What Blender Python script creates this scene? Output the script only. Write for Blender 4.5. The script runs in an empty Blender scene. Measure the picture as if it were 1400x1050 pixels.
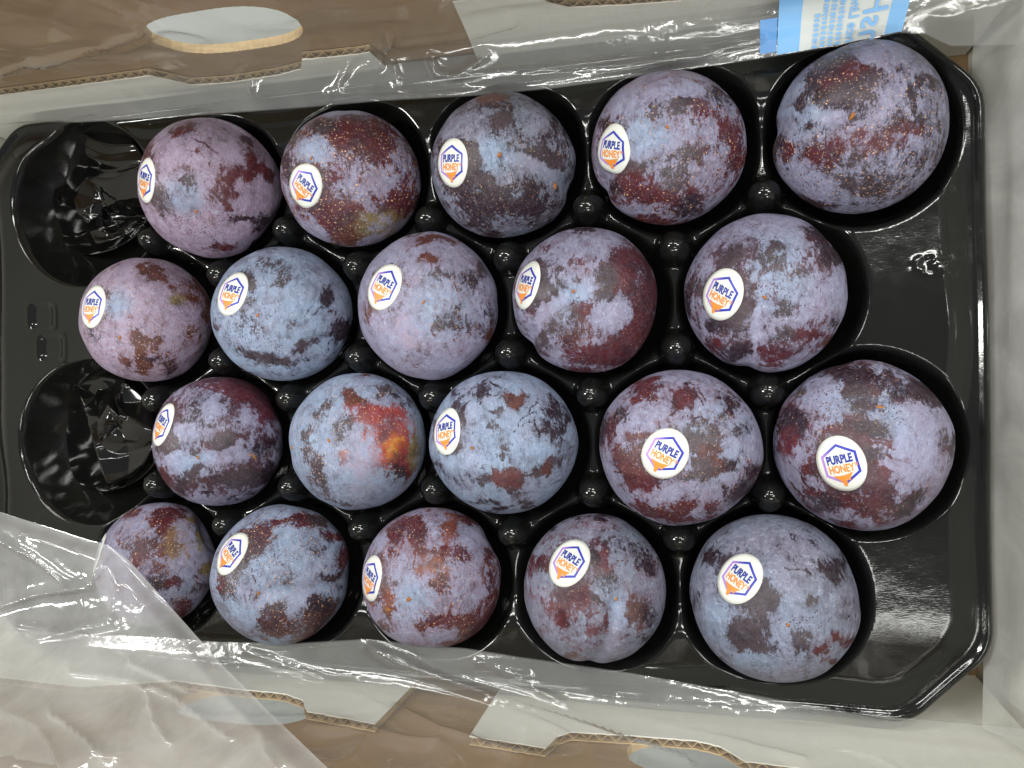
import bpy, bmesh, math, random
import numpy as np
from mathutils import Matrix, Vector
from mathutils.geometry import delaunay_2d_cdt

random.seed(7)
rng = np.random.default_rng(7)
S = bpy.context.scene
COL = S.collection
ZC = 0.08                       # height of the plum centres above the table (metres)

# ------------------------------------------------------------------ camera
CAM = np.array([0.10204, -0.00356, 0.31305 + ZC])
ROT = np.array([[0.96911928, 0.01681632, 0.24601837],
                [-0.0187088, 0.99981062, 0.00535699],
                [-0.24588169, -0.00979427, 0.96925036]])   # columns: camera x, y, z axes
F = 1052.0
cd = bpy.data.cameras.new('camera'); cam = bpy.data.objects.new('camera', cd); COL.objects.link(cam)
cd.sensor_width = 36.0; cd.lens = F / 1400 * 36; cd.clip_start = 0.01; cd.clip_end = 50
m4 = Matrix.Identity(4)
for i in range(3):
    for j in range(3): m4[i][j] = ROT[i][j]
    m4[i][3] = CAM[i]
cam.matrix_world = m4
S.camera = cam
S.render.resolution_x, S.render.resolution_y = 1024, 768

# ------------------------------------------------------------------ light
S.view_settings.view_transform = 'Standard'; S.view_settings.look = 'None'
S.view_settings.exposure = 0.0; S.view_settings.gamma = 1.0
w = bpy.data.worlds.new('World'); S.world = w; w.use_nodes = True
w.node_tree.nodes['Background'].inputs[0].default_value = (0.95, 1.0, 1.0, 1)
w.node_tree.nodes['Background'].inputs[1].default_value = 0.26
LAMPS = [(-0.9, 2.3, 30.0), (0.9, 2.0, 34.0), (-1.15, 1.0, 21.0), (0.75, 0.85, 25.0), (1.7, 0.3, 24.0), (0.55, -0.82, 11.0), (-0.6, -2.2, 30.0), (1.1, -2.1, 30.0), (-2.3, 0.2, 70.0)]
for k, (x, y, p) in enumerate(LAMPS):       # shop ceiling tubes; far rows and far-left lamp added to brighten box walls
    ld = bpy.data.lights.new('ceiling_or_fill_lamp', 'AREA'); ld.shape = 'RECTANGLE'
    ld.size, ld.size_y = 1.15, 0.17; ld.energy = p; ld.color = (1.0, 0.99, 0.94)
    lo = bpy.data.objects.new('ceiling_or_fill_lamp', ld); COL.objects.link(lo)
    lo.location = (x, y, 2.3)
S.cycles.max_bounces = 10; S.cycles.transparent_max_bounces = 16

# ------------------------------------------------------------------ pixel -> place helpers
def ray(px, py):
    d = np.array([px - 700.0, 525.0 - py, -F])
    return ROT @ d
def at_z(px, py, z):
    d = ray(px, py); return CAM + d * ((z - CAM[2]) / d[2])
def at_y(px, py, y):
    d = ray(px, py); return CAM + d * ((y - CAM[1]) / d[1])
def to_px(P):
    q = (np.asarray(P) - CAM) @ ROT
    return 700 + F * q[..., 0] / -q[..., 2], 525 - F * q[..., 1] / -q[..., 2]

def vnoise(p, seed=0):
    """smooth value noise in -1..1 for an (n,3) array"""
    p = np.asarray(p, float) + seed * 17.31
    i = np.floor(p).astype(np.int64); f = p - i; f = f * f * (3 - 2 * f)
    def h(a, b, c):
        n = (a * 374761393 + b * 668265263 + c * 2147483647 + seed * 974711) & 0xffffffff
        n = ((n ^ (n >> 13)) * 1274126177) & 0xffffffff
        n = n ^ (n >> 16)
        return (n & 0xffff) / 32767.5 - 1
    x, y, z = i[:, 0], i[:, 1], i[:, 2]; u, v, t = f[:, 0], f[:, 1], f[:, 2]
    L = lambda a, b, k: a + (b - a) * k
    c0 = L(L(h(x, y, z), h(x + 1, y, z), u), L(h(x, y + 1, z), h(x + 1, y + 1, z), u), v)
    c1 = L(L(h(x, y, z + 1), h(x + 1, y, z + 1), u), L(h(x, y + 1, z + 1), h(x + 1, y + 1, z + 1), u), v)
    return L(c0, c1, t)
def fbm(p, seed=0, o=4):
    s, a = 0, 1.0
    for k in range(o): s = s + a * vnoise(np.asarray(p) * 2 ** k, seed + k); a *= .5
    return s / 1.9
def sstep(a, b, x):
    t = np.clip((x - a) / (b - a), 0, 1); return t * t * (3 - 2 * t)

# ------------------------------------------------------------------ materials
class NT:
    def __init__(s, name):
        s.m = bpy.data.materials.new(name); s.m.use_nodes = True
        s.t = s.m.node_tree; s.t.nodes.clear(); s.out = s.n('ShaderNodeOutputMaterial')
    def n(s, kind, **kw):
        d = s.t.nodes.new(kind)
        for k, v in kw.items(): setattr(d, k, v)
        return d
    def l(s, a, b): s.t.links.new(a, b)
    def setin(s, sock, v):
        if hasattr(v, 'node'): s.l(v, sock)
        elif isinstance(v, (tuple, list)) and sock.type == 'RGBA' and len(v) == 3: sock.default_value = (*v, 1)
        else: sock.default_value = v
    def math(s, op, a, b=0.0, c=0.0, clamp=False):
        d = s.n('ShaderNodeMath', operation=op, use_clamp=clamp)
        for i, v in enumerate((a, b, c)): s.setin(d.inputs[i], v)
        return d.outputs[0]
    def step(s, x, a, b):
        d = s.n('ShaderNodeMapRange', interpolation_type='SMOOTHSTEP'); s.setin(d.inputs[0], x)
        d.inputs[1].default_value = a; d.inputs[2].default_value = b
        return d.outputs[0]
    def mix(s, f, a, b, mode='MIX'):
        d = s.n('ShaderNodeMix', data_type='RGBA', blend_type=mode)
        s.setin(d.inputs[0], f); s.setin(d.inputs[6], a); s.setin(d.inputs[7], b)
        return d.outputs[2]
    def noise(s, vec, scale, detail=4, rough=.55, dist=0.0):
        d = s.n('ShaderNodeTexNoise'); s.l(vec, d.inputs['Vector'])
        d.inputs['Scale'].default_value = scale; d.inputs['Detail'].default_value = detail
        d.inputs['Roughness'].default_value = rough; d.inputs['Distortion'].default_value = dist
        return d.outputs['Fac']
    def vor(s, vec, scale, feature='F1'):
        d = s.n('ShaderNodeTexVoronoi', feature=feature); s.l(vec, d.inputs['Vector'])
        d.inputs['Scale'].default_value = scale
        return d
    def attr(s, name):
        return s.n('ShaderNodeAttribute', attribute_name=name)
    def bump(s, h, strength, dist):
        d = s.n('ShaderNodeBump'); s.l(h, d.inputs['Height'])
        d.inputs['Strength'].default_value = strength; d.inputs['Distance'].default_value = dist
        return d.outputs[0]
    def principled(s, col, rough, normal=None, spec=.5):
        d = s.n('ShaderNodeBsdfPrincipled')
        s.setin(d.inputs['Base Color'], col); s.setin(d.inputs['Roughness'], rough)
        s.setin(d.inputs['Specular IOR Level'], spec)
        if normal is not None: s.l(normal, d.inputs['Normal'])
        s.l(d.outputs[0], s.out.inputs[0]); return d
    def objvec(s, scale=1.0, seeded=True):
        tc = s.n('ShaderNodeTexCoord'); mp = s.n('ShaderNodeMapping')
        s.l(tc.outputs['Object'], mp.inputs['Vector']); mp.inputs['Scale'].default_value = (scale,) * 3
        if seeded:
            oi = s.n('ShaderNodeObjectInfo'); mu = s.math('MULTIPLY', oi.outputs['Random'], 93.0)
            cx = s.n('ShaderNodeCombineXYZ')
            for i in range(3): s.l(mu, cx.inputs[i])
            s.l(cx.outputs[0], mp.inputs['Location'])
        return mp.outputs[0]

def simple(name, col, rough=.6, spec=.4, var=.0, scale=60, bumpk=0, bscale=400):
    t = NT(name); v = t.objvec(1, False)
    c = col
    if var:
        n = t.noise(v, scale, 6, .6)
        k = t.math('MULTIPLY_ADD', t.math('SUBTRACT', n, .5), var * 2, 1.0)
        mu = t.n('ShaderNodeVectorMath', operation='SCALE'); mu.inputs[0].default_value = col; t.l(k, mu.inputs['Scale'])
        c = mu.outputs[0]
    nn = t.bump(t.noise(v, bscale, 5, .6), bumpk, .0004) if bumpk else None
    t.principled(c, rough, nn, spec); return t.m

def plum_material():
    t = NT('plum_skin'); v = t.objvec(33.0)
    bald = t.attr('bald').outputs['Fac']; skin = t.attr('skin').outputs['Color']; bloom = t.attr('bloom').outputs['Color']
    speck = t.attr('speck').outputs['Fac']; lent = t.attr('lent').outputs['Fac']
    sm_ = t.n('ShaderNodeMapping'); sm_.inputs['Scale'].default_value = (1.15, .50, .8); sm_.inputs['Rotation'].default_value = (.5, .3, .9); t.l(v, sm_.inputs['Vector'])
    n1 = t.noise(v, 3.4, 9, .64, .9); n2 = t.noise(sm_.outputs[0], 12.0, 8, .70, 1.2); n3 = t.noise(v, 42.0, 5, .72, .5)
    n = t.math('ADD', t.math('ADD', t.math('MULTIPLY', n1, .37), t.math('MULTIPLY', n2, .40)), t.math('MULTIPLY', n3, .23))
    fld = t.math('ADD', t.math('MULTIPLY_ADD', n, 2.2, -.60), bald)
    m1 = t.math('MULTIPLY', t.step(fld, .445, .635), t.math('MULTIPLY_ADD', t.step(t.noise(v, 14.0, 8, .78, .8), .30, .60), .14, .86))
    # thin, rubbed bloom: a soft half-tone between bloom and skin
    rub = t.step(t.noise(v, 5.2, 8, .76, .6), .36, .70)
    thin = t.math('MULTIPLY', t.step(fld, .14, .55), rub)
    m = t.math('MAXIMUM', m1, t.math('MULTIPLY', thin, .70), clamp=True)
    # fine brushed grain of the wax
    gm = t.n('ShaderNodeMapping'); gm.inputs['Scale'].default_value = (1, .22, .6); gm.inputs['Rotation'].default_value = (.4, .9, .7); t.l(v, gm.inputs['Vector'])
    grain = t.step(t.noise(gm.outputs[0], 60.0, 4, .7), .52, .75)
    m = t.math('MAXIMUM', m, t.math('MULTIPLY', grain, t.math('MULTIPLY', t.step(t.noise(v, 2.2, 3, .5), .42, .62), .55)), clamp=True)
    # hairline scratches
    sn = t.noise(v, 3.4, 2, .5, 1.6)
    hair = t.math('SUBTRACT', 1.0, t.step(t.math('ABSOLUTE', t.math('SUBTRACT', sn, .5)), .002, .009))
    hair = t.math('MULTIPLY', hair, t.step(t.noise(v, 6.0, 3, .6), .53, .60))
    s2 = t.noise(gm.outputs[0], 9.0, 2, .5, .8)
    hair2 = t.math('SUBTRACT', 1.0, t.step(t.math('ABSOLUTE', t.math('SUBTRACT', s2, .5)), .003, .014))
    hair2 = t.math('MULTIPLY', hair2, t.step(t.noise(v, 4.5, 4, .6), .50, .60))
    m = t.math('MAXIMUM', m, t.math('MULTIPLY', t.math('MAXIMUM', hair, hair2), .62))
    # pinholes in the bloom
    vs = t.vor(v, 24.0)
    gate = t.step(t.math('ADD', t.noise(v, 3.0, 3, .5), speck), .58, .74)
    dots = t.math('MULTIPLY', t.math('SUBTRACT', 1.0, t.step(vs.outputs['Distance'], .17, .30)), gate)
    m = t.math('MAXIMUM', m, t.math('MULTIPLY', dots, .92))
    # skin tone variation
    sk = t.mix(t.step(t.noise(v, 4.0, 6, .6), .40, .68), skin, t.mix(.62, skin, (.018, .012, .018)))
    # lenticels
    wv = t.n('ShaderNodeVectorMath', operation='MULTIPLY_ADD'); wn = t.n('ShaderNodeTexNoise'); t.l(v, wn.inputs['Vector']); wn.inputs['Scale'].default_value = 6.0
    t.l(wn.outputs['Color'], wv.inputs[0]); wv.inputs[1].default_value = (.10, .10, .10); t.l(v, wv.inputs[2])
    def pores(scale, lo, hi):
        vl = t.vor(wv.outputs[0], scale)
        sx = t.n('ShaderNodeSeparateColor'); t.l(vl.outputs['Color'], sx.inputs[0])
        size = t.math('MULTIPLY', t.math('MULTIPLY_ADD', sx.outputs[0], hi - lo, lo), t.math('MULTIPLY_ADD', lent, .55, .78))
        e = t.math('DIVIDE', vl.outputs['Distance'], size)
        return t.math('MULTIPLY', t.math('SUBTRACT', 1.0, t.step(e, .55, 1.0)), t.math('MULTIPLY_ADD', sx.outputs[1], .8, .2))
    ld = t.math('MAXIMUM', pores(22.0, .10, .33), pores(33.0, .06, .30))
    ld = t.math('MULTIPLY', ld, t.math('MULTIPLY_ADD', t.step(t.noise(v, 2.4, 3, .6), .32, .56), .80, .20))
    lm = t.math('MULTIPLY', ld, t.math('MULTIPLY', t.math('MULTIPLY', lent, 1.6), t.math('MULTIPLY_ADD', m, .55, .45)), clamp=True)
    # bloom tone variation
    bl = t.mix(t.step(t.noise(v, 1.7, 4, .6), .38, .66), bloom, t.mix(.30, bloom, (.27, .20, .28)))
    bl = t.mix(t.step(t.noise(sm_.outputs[0], 7.0, 9, .74), .48, .74), bl, t.mix(.66, bl, (.055, .040, .062)))
    bl = t.mix(t.step(t.noise(v, 15.0, 7, .78), .50, .68), bl, t.mix(.50, bl, (.40, .46, .60)))
    bl = t.mix(t.math('MULTIPLY', t.step(t.noise(v, 40.0, 3, .6), .5, .7), .18), bl, (.06, .05, .07))
    c = t.mix(m, bl, sk)
    c = t.mix(t.math('MULTIPLY', lm, .95), c, (.60, .36, .24))
    rough = t.math('MULTIPLY_ADD', m, -.26, .56)
    h = t.math('ADD', t.math('MULTIPLY', n1, .8), t.math('MULTIPLY', n2, .35))
    h = t.math('SUBTRACT', h, t.math('MULTIPLY', m, .05))
    t.principled(c, rough, t.bump(h, .60, .0012), .32)
    return t.m

def film_material(name, haze, tint=(.86, .87, .86), gl=1.0):
    t = NT(name); v = t.objvec(1, False)
    b1 = t.noise(v, 55, 3, .55, .8); b2 = t.noise(v, 210, 3, .55, .4)
    nm = t.bump(t.math('ADD', b1, t.math('MULTIPLY', b2, .22)), .22, .002)
    tr = t.n('ShaderNodeBsdfTransparent'); tr.inputs[0].default_value = (.97, .975, .97, 1)
    g = t.n('ShaderNodeBsdfGlossy'); g.inputs['Roughness'].default_value = .11; t.l(nm, g.inputs['Normal'])
    df = t.n('ShaderNodeBsdfDiffuse'); df.inputs[0].default_value = (*tint, 1)
    tl = t.n('ShaderNodeBsdfTranslucent'); tl.inputs[0].default_value = (*tint, 1)
    hz = t.n('ShaderNodeMixShader'); hz.inputs[0].default_value = .4; t.l(df.outputs[0], hz.inputs[1]); t.l(tl.outputs[0], hz.inputs[2])
    m1 = t.n('ShaderNodeMixShader')
    hf = t.math('MULTIPLY_ADD', t.step(t.noise(v, 28, 5, .6, .6), .35, .75), haze * .45, haze * .78)
    t.l(hf, m1.inputs[0]); t.l(tr.outputs[0], m1.inputs[1]); t.l(hz.outputs[0], m1.inputs[2])
    ge = t.n('ShaderNodeNewGeometry'); dp = t.n('ShaderNodeVectorMath', operation='DOT_PRODUCT')
    t.l(nm, dp.inputs[0]); t.l(ge.outputs['Incoming'], dp.inputs[1])
    fc = t.math('SUBTRACT', 1.0, t.math('ABSOLUTE', dp.outputs['Value']), clamp=True)
    ff = t.math('MULTIPLY_ADD', t.math('POWER', fc, 4.0), .75 * gl, .065 * gl, clamp=True)
    m2 = t.n('ShaderNodeMixShader'); t.l(ff, m2.inputs[0]); t.l(m1.outputs[0], m2.inputs[1]); t.l(g.outputs[0], m2.inputs[2])
    t.l(m2.outputs[0], t.out.inputs[0]); return t.m

def tray_material():
    t = NT('black_plastic'); v = t.objvec(1, False)
    mp = t.n('ShaderNodeMapping'); mp.inputs['Scale'].default_value = (.35, 1.6, 1); t.l(v, mp.inputs['Vector'])
    br = t.noise(mp.outputs[0], 1500, 2, .5); lo = t.noise(v, 60, 3, .5)
    nm = t.bump(t.math('ADD', t.math('MULTIPLY', br, .035), t.math('MULTIPLY', lo, .5)), .35, .0012)
    r = t.math('MULTIPLY_ADD', t.noise(v, 130, 5, .6), .09, .045)
    t.principled((.0065, .007, .0062), r, nm, .5); return t.m

def kraft_material(name, col, k=.14):
    t = NT(name); v = t.objvec(1, False)
    mp = t.n('ShaderNodeMapping'); mp.inputs['Scale'].default_value = (1, 1, .12); t.l(v, mp.inputs['Vector'])
    a = t.noise(v, 900, 3, .6); b = t.noise(v, 25, 5, .6); st = t.noise(mp.outputs[0], 260, 3, .5)
    f = t.math('ADD', t.math('MULTIPLY', a, .4), t.math('ADD', t.math('MULTIPLY', b, .4), t.math('MULTIPLY', st, .2)))
    kk = t.math('MULTIPLY_ADD', t.math('SUBTRACT', f, .5), k * 4, 1.0)
    mu = t.n('ShaderNodeVectorMath', operation='SCALE'); mu.inputs[0].default_value = col; t.l(kk, mu.inputs['Scale'])
    t.principled(mu.outputs[0], .75, t.bump(t.math('ADD', st, a), .15, .0006), .25); return t.m

def vcol_material(name, rough=.4, spec=.4):
    t = NT(name); t.principled(t.attr('ink').outputs['Color'], rough, None, spec); return t.m

M = dict(
    plum=plum_material(), tray=tray_material(),
    kraft=kraft_material('kraft_board', (.36, .238, .120)), white=kraft_material('white_board', (.80, .795, .72), .08),
    cut=kraft_material('board_edge', (.50, .36, .19), .25),
    film=film_material('clear_film', .12), flap=film_material('hazy_film', .38), film_side=film_material('side_film', .42),
    paper=simple('sticker_paper', (.61, .625, .585), .38, .45), ink=vcol_material('sticker_ink'),
    crease=simple('creased_black_film', (.003, .003, .003), .07, .6, 0, 60, .05, 200),
    stem=simple('stem_scar', (.30, .125, .04), .7, .2, .5, 900, .3, 1500),
    blue=None, table=simple('pale_table', (.26, .285, .275), .5, .4, .06, 8),
)
def print_material(name, col, op=.92):
    t = NT(name)
    p = t.principled(col, .35, None, .45); p.inputs['Alpha'].default_value = op
    return t.m
M['blue'] = print_material('blue_print', (.20, .47, .82), .93)
M['label_white'] = print_material('label_ground', (.66, .70, .68), .86)
M['letter_blue'] = print_material('letter_print', (.19, .45, .80), .97)
M['dark_blue'] = print_material('overlap_print', (.12, .33, .70), .85)

# ------------------------------------------------------------------ object helpers
def mesh_obj(name, verts, faces, mat, parent=None, smooth=True, attrs=None):
    me = bpy.data.meshes.new(name); me.from_pydata([tuple(map(float, q)) for q in verts], [], faces)
    if smooth: me.polygons.foreach_set('use_smooth', [True] * len(me.polygons))
    for k, a in (attrs or {}).items():
        if a.ndim == 1:
            at = me.attributes.new(k, 'FLOAT', 'POINT'); at.data.foreach_set('value', a.astype(np.float32))
        else:
            at = me.attributes.new(k, 'FLOAT_COLOR', 'POINT')
            at.data.foreach_set('color', np.concatenate([a, np.ones((len(a), 1))], 1).astype(np.float32).ravel())
    me.materials.append(mat); me.update()
    o = bpy.data.objects.new(name, me); COL.objects.link(o)
    if parent: o.parent = parent
    return o
def grid_faces(nu, nv, mask=None):
    f = []
    for i in range(nu - 1):
        for j in range(nv - 1):
            if mask is None or mask[i, j]:
                a = i * nv + j; f.append((a, a + nv, a + nv + 1, a + 1))
    return f
def tag(o, label, cat, group=None, kind=None):
    o['label'] = label; o['category'] = cat
    if group: o['group'] = group
    if kind: o['kind'] = kind
    return o
def box_bm(x0, x1, y0, y1, z0, z1):
    v = [(x, y, z) for x in (x0, x1) for y in (y0, y1) for z in (z0, z1)]
    f = [(0, 1, 3, 2), (4, 6, 7, 5), (0, 4, 5, 1), (2, 3, 7, 6), (0, 2, 6, 4), (1, 5, 7, 3)]
    return v, f

# ------------------------------------------------------------------ table under the box
t = mesh_obj('tabletop', [(-2, -2, -.002), (2, -2, -.002), (2, 2, -.002), (-2, 2, -.002)], [(0, 1, 2, 3)], M['table'])
t['kind'] = 'structure'

# ------------------------------------------------------------------ cardboard box
box = bpy.data.objects.new('fruit_box', None); COL.objects.link(box)
tag(box, 'open cardboard fruit box, white lined with brown kraft walls and hand holes', 'box')
XR, XL, YT, YB = .2215, -.285, .1395, -.1415
v, f = box_bm(XL, XR, YB - .008, YT + .008, 0, .004); mesh_obj('floor_board', v, f, M['kraft'], box, False)
v, f = box_bm(XR, XR + .004, YB - .0078, YT + .0078, .0045, ZC + .125)
v = [(x - .003 + .16 * max(0, z - .02), y, z) for x, y, z in v]; mesh_obj('end_wall', v, f, M['white'], box, False)
v, f = box_bm(XL - .004, XL, YB - .0078, YT + .0078, .0045, ZC + .125); mesh_obj('end_wall', v, f, M['white'], box, False)

def outer_wall(y0, sgn, holes):
    """kraft side wall with hand holes; holes = (xc, zc, half_w, half_h)"""
    xs = np.arange(XL - .0038, XR + .0039, .0015)
    th = .004; ztop = ZC + .135; zb = .0045
    wall = bpy.data.objects.new('side_wall', None)
    V, Fc, VE, FE = [], [], [], []
    def cut(x):
        for (xc, zc, hw, hh) in holes:
            q = abs(x - xc) / hw
            if q < 1:
                k = hh * (1 - q ** 3.2) ** (1 / 2.2); k += .0004 * math.sin(x * 2900) * math.sin(x * 1210) ; k = max(k, .0002); return zc - k, zc + k * .95
        return None
    def quad(P, L, FL):
        n = len(L); L.extend(P); FL.append((n, n + 1, n + 2, n + 3))
    for a, b in zip(xs[:-1], xs[1:]):
        ca, cb = cut(a), cut(b)
        spans = [(zb, zb, ztop, ztop)]
        if ca or cb:
            mid = (ca or cb); za = (mid[0] + mid[1]) / 2
            ca2 = ca or (za, za); cb2 = cb or (za, za)
            spans = [(zb, zb, ca2[0], cb2[0]), (ca2[1], cb2[1], ztop, ztop)]
            for k, up in ((0, 1), (1, -1)):
                quad([(a, y0, ca2[k]), (b, y0, cb2[k]), (b, y0 + sgn * th, cb2[k]), (a, y0 + sgn * th, ca2[k])], VE, FE)
        for (p, q, r, s) in spans:
            quad([(a, y0, p), (b, y0, q), (b, y0, s), (a, y0, r)], V, Fc)
            quad([(a, y0 + sgn * th, p), (a, y0 + sgn * th, r), (b, y0 + sgn * th, s), (b, y0 + sgn * th, q)], V, Fc)
        quad([(a, y0, ztop), (b, y0, ztop), (b, y0 + sgn * th, ztop), (a, y0 + sgn * th, ztop)], V, Fc)
    o = mesh_obj('side_wall', V, Fc, M['kraft'], box, False)
    for (xc, zc, hw, hh) in holes:
        sel = [q for q in FE if abs(sum(VE[k][0] for k in q) / 4 - xc) < hw + .002]
        vv = [VE[k] for q in sel for k in q]
        mesh_obj('hole_edge', vv, [tuple(range(4 * k, 4 * k + 4)) for k in range(len(sel))], M['cut'], o, False)
    return o
outer_wall(YT + .0042, 1, [(-.0905, ZC + .031, .034, .0185), (.105, ZC + .062, .034, .0185)])
outer_wall(YB - .0042, -1, [(-.098, ZC + .012, .034, .0185), (.104, ZC + .019, .034, .0165)])

def inner_panel(y0, sgn, pix, zb=.0045, x_ends=(None, None)):
    """white faced corrugated liner panel; its cut top edge follows the outline given"""
    P = [at_y(px, py, y0) for px, py in pix]
    X = np.array([p[0] for p in P]); Z = np.array([p[2] for p in P])
    if x_ends[0] is not None: X = np.r_[x_ends[0], X]; Z = np.r_[Z[0], Z]
    if x_ends[1] is not None: X = np.r_[X, x_ends[1]]; Z = np.r_[Z, Z[-1]]
    for k in range(1, len(X)):
        if X[k] <= X[k - 1]: X[k] = X[k - 1] + 2e-4
    th = .0036; ln = .0005
    xs = np.unique(np.r_[np.arange(X[0], X[-1], .0008), X])
    zt = np.interp(xs, X, Z) + .00025 * vnoise(np.c_[xs * 400, xs * 0, xs * 0], 3)
    def slab(ya, yb, zoff):
        V, Fc = [], []
        for x, z in zip(xs, zt):
            z = max(z + zoff, zb + .002)
            V += [(x, ya, zb), (x, ya, z), (x, yb, z), (x, yb, zb)]
        for i in range(len(xs) - 1):
            a = 4 * i; b = a + 4
            Fc += [(a, b, b + 1, a + 1), (a + 1, b + 1, b + 2, a + 2), (a + 2, b + 2, b + 3, a + 3)]
        Fc += [(0, 1, 2, 3), (4 * len(xs) - 4, 4 * len(xs) - 1, 4 * len(xs) - 2, 4 * len(xs) - 3)]
        return V, Fc
    V, Fc = slab(y0, y0 + sgn * ln, 0)
    o = mesh_obj('inner_panel', V, Fc, M['white'], box, False)
    V, Fc = slab(y0 + sgn * (th - ln), y0 + sgn * th, .0001)
    mesh_obj('backing_sheet', V, Fc, M['cut'], o, False)
    V, Fc = [], []
    mid = y0 + sgn * th / 2; amp = th / 2 - ln - .0002
    tt = .00016
    xf = np.arange(X[0], X[-1], .0005)
    for x in xf:
        z = max(float(np.interp(x, xs, zt)) - .0002, zb + .002)
        y = mid + amp * math.sin(x / .0056 * 2 * math.pi + .6 * math.sin(x * 130))
        V += [(x, y - tt, zb), (x, y - tt, z), (x, y + tt, z), (x, y + tt, zb)]
    for i in range(len(xf) - 1):
        a = 4 * i; b = a + 4
        Fc += [(a, b, b + 1, a + 1), (a + 1, b + 1, b + 2, a + 2), (a + 2, b + 2, b + 3, a + 3)]
    mesh_obj('fluting', V, Fc, M['cut'], o, False)
    return o
inner_panel(YT, 1, [(-120, 146), (0, 131), (100, 118), (205, 104), (232, 110), (262, 117), (320, 113), (385, 102), (411, 95), (413, 82), (470, 77), (506, 72), (532, 98), (560, 124)], x_ends=(XL + .001, None))
inner_panel(YT, 1, [(657, 92), (636, 40), (619, 3), (700, -8), (733, -6), (750, 5), (778, 11), (860, 7), (930, 2), (945, -14), (1100, -40)], x_ends=(None, XR - .004))
inner_panel(YB, -1, [(-120, 905), (0, 925), (110, 938), (240, 930), (330, 942), (390, 948), (414, 957), (419, 972), (470, 981), (513, 989), (540, 960), (572, 925)], x_ends=(XL + .001, None))
inner_panel(YB, -1, [(688, 935), (665, 970), (641, 1006), (690, 1013), (746, 1022), (762, 1006), (780, 1000), (860, 1005), (950, 1012), (985, 1020), (1018, 1040), (1100, 1050), (1250, 1066)], x_ends=(None, XR - .004))

# ------------------------------------------------------------------ black pocket tray
ROWY = [.088, .0285, -.0305, -.0895]
POCK = []
for r in range(4):
    for c in range(6 if r % 2 == 0 else 5):
        e = r % 2 == 0 and c == 0
        POCK.append((-.19 + .07 * (c + (.5 if r % 2 else 0)) - (.005 if e else 0), ROWY[r], .0425 if e else .0374 if c == (4 if r % 2 else 5) else .0368))
TX0, TX1, TY = -.262, .2055, .1360
def tray_sd(x, y):
    """inside distance to the chamfered outline"""
    ch = ((TX1 - x) + (TY - np.abs(y + .003)) - .030) / 1.414
    chl = ((x - TX0) + (TY - np.abs(y + .003)) - .026) / 1.414
    def sm(a, b, k=.012):
        h = np.clip(.5 + .5 * (b - a) / k, 0, 1); return b * (1 - h) + a * h - k * h * (1 - h)
    return sm(sm(np.minimum(x - TX0, TX1 - x), TY - np.abs(y + .003)), sm(ch, chl), .006) 
def tray_height(x, y):
    sd = tray_sd(x, y)
    zp = -.0035 + 0 * x
    # raised end lands
    land = sstep(.196, .188, np.abs(x - .0)) * 0
    zp = zp + .0016 * vnoise(np.c_[x.ravel() * 32, y.ravel() * 25, 0 * x.ravel()], 5).reshape(x.shape)
    # shallow moat inside the rim and a rolled bead on it
    wv = .003 * vnoise(np.c_[x.ravel() * 30, y.ravel() * 30, 0 * x.ravel() + 3], 15).reshape(x.shape)
    zp = zp - .0030 * sstep(.019, .008, sd + wv) + .0017 * np.exp(-((sd - .0042) / .0016) ** 2)
    zp = zp - .010 * sstep(.0026, .0, sd)
    # two pressed squares on the left land
    for (cx, cy) in ((-.222, .033), (-.217, .017)):
        q = ((np.abs(x - cx)) ** 4 + (np.abs(y - cy)) ** 4) ** .25 - .0062
        zp = zp - .0014 * sstep(.0028, -.0022, q) + .0005 * np.exp(-((q - .001) / .0018) ** 2)
    mi = sstep(.108, .094, np.abs(y + .0008)) * sstep(.158, .142, x) * sstep(-.186, -.168, x)
    z = zp - .0062 * mi
    for (px, py, R) in POCK:
        d = np.hypot(x - px, y - py)
        bowl = -.0335 * (1 - (d / R) ** 4)
        k = .0030
        h = np.clip(.5 + .5 * (z - bowl) / k, 0, 1)
        z = z * (1 - h) + bowl * h - k * h * (1 - h)
    # round nubs where three pockets meet
    for i, (ax, ay, _) in enumerate(POCK):
        pass
    for (cx, cy) in NUBS:
        d = np.hypot(x - cx, y - cy)
        nub = .0010 - .0034 * (d / .0056) ** 2 - .0040 * (d / .0074) ** 5
        k = .0034
        h = np.clip(.5 + .5 * (nub - z) / k, 0, 1)
        z = z * (1 - h) + nub * h + k * h * (1 - h)
    # embossed scrap mark on the right land
    q = np.hypot((x - .184) / .0085, (y - .0365) / .0045)
    z = z + sstep(1.1, .6, q) * .0006 * (1 - 2 * np.abs(vnoise(np.c_[x.ravel() * 420, y.ravel() * 420, 0 * x.ravel()], 9).reshape(x.shape)))
    return z
NUBS = []
for r in range(3):
    for a in POCK:
        if abs(a[1] - ROWY[r]) > 1e-6: continue
        for b in POCK:
            if abs(b[1] - ROWY[r]) < 1e-6 and abs(b[0] - a[0] - .07) < .006:
                NUBS.append(((a[0] + b[0]) / 2, ROWY[r] - .0205))
        for b in POCK:
            pass
    for a in POCK:
        if abs(a[1] - ROWY[r + 1]) > 1e-6: continue
        for b in POCK:
            if abs(b[1] - ROWY[r + 1]) < 1e-6 and abs(b[0] - a[0] - .07) < .006:
                NUBS.append(((a[0] + b[0]) / 2, ROWY[r + 1] + .0205))
gx = np.arange(TX0, TX1 + 1e-6, .0009); gy = np.arange(-TY - .003, TY - .003 + 1e-6, .0009)
X, Y = np.meshgrid(gx, gy, indexing='ij')
Zt = tray_height(X, Y) + ZC
sdg = tray_sd(X, Y); ok = sdg > -.0002
mask = ok[:-1, :-1] & ok[1:, :-1] & ok[:-1, 1:] & ok[1:, 1:]
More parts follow.
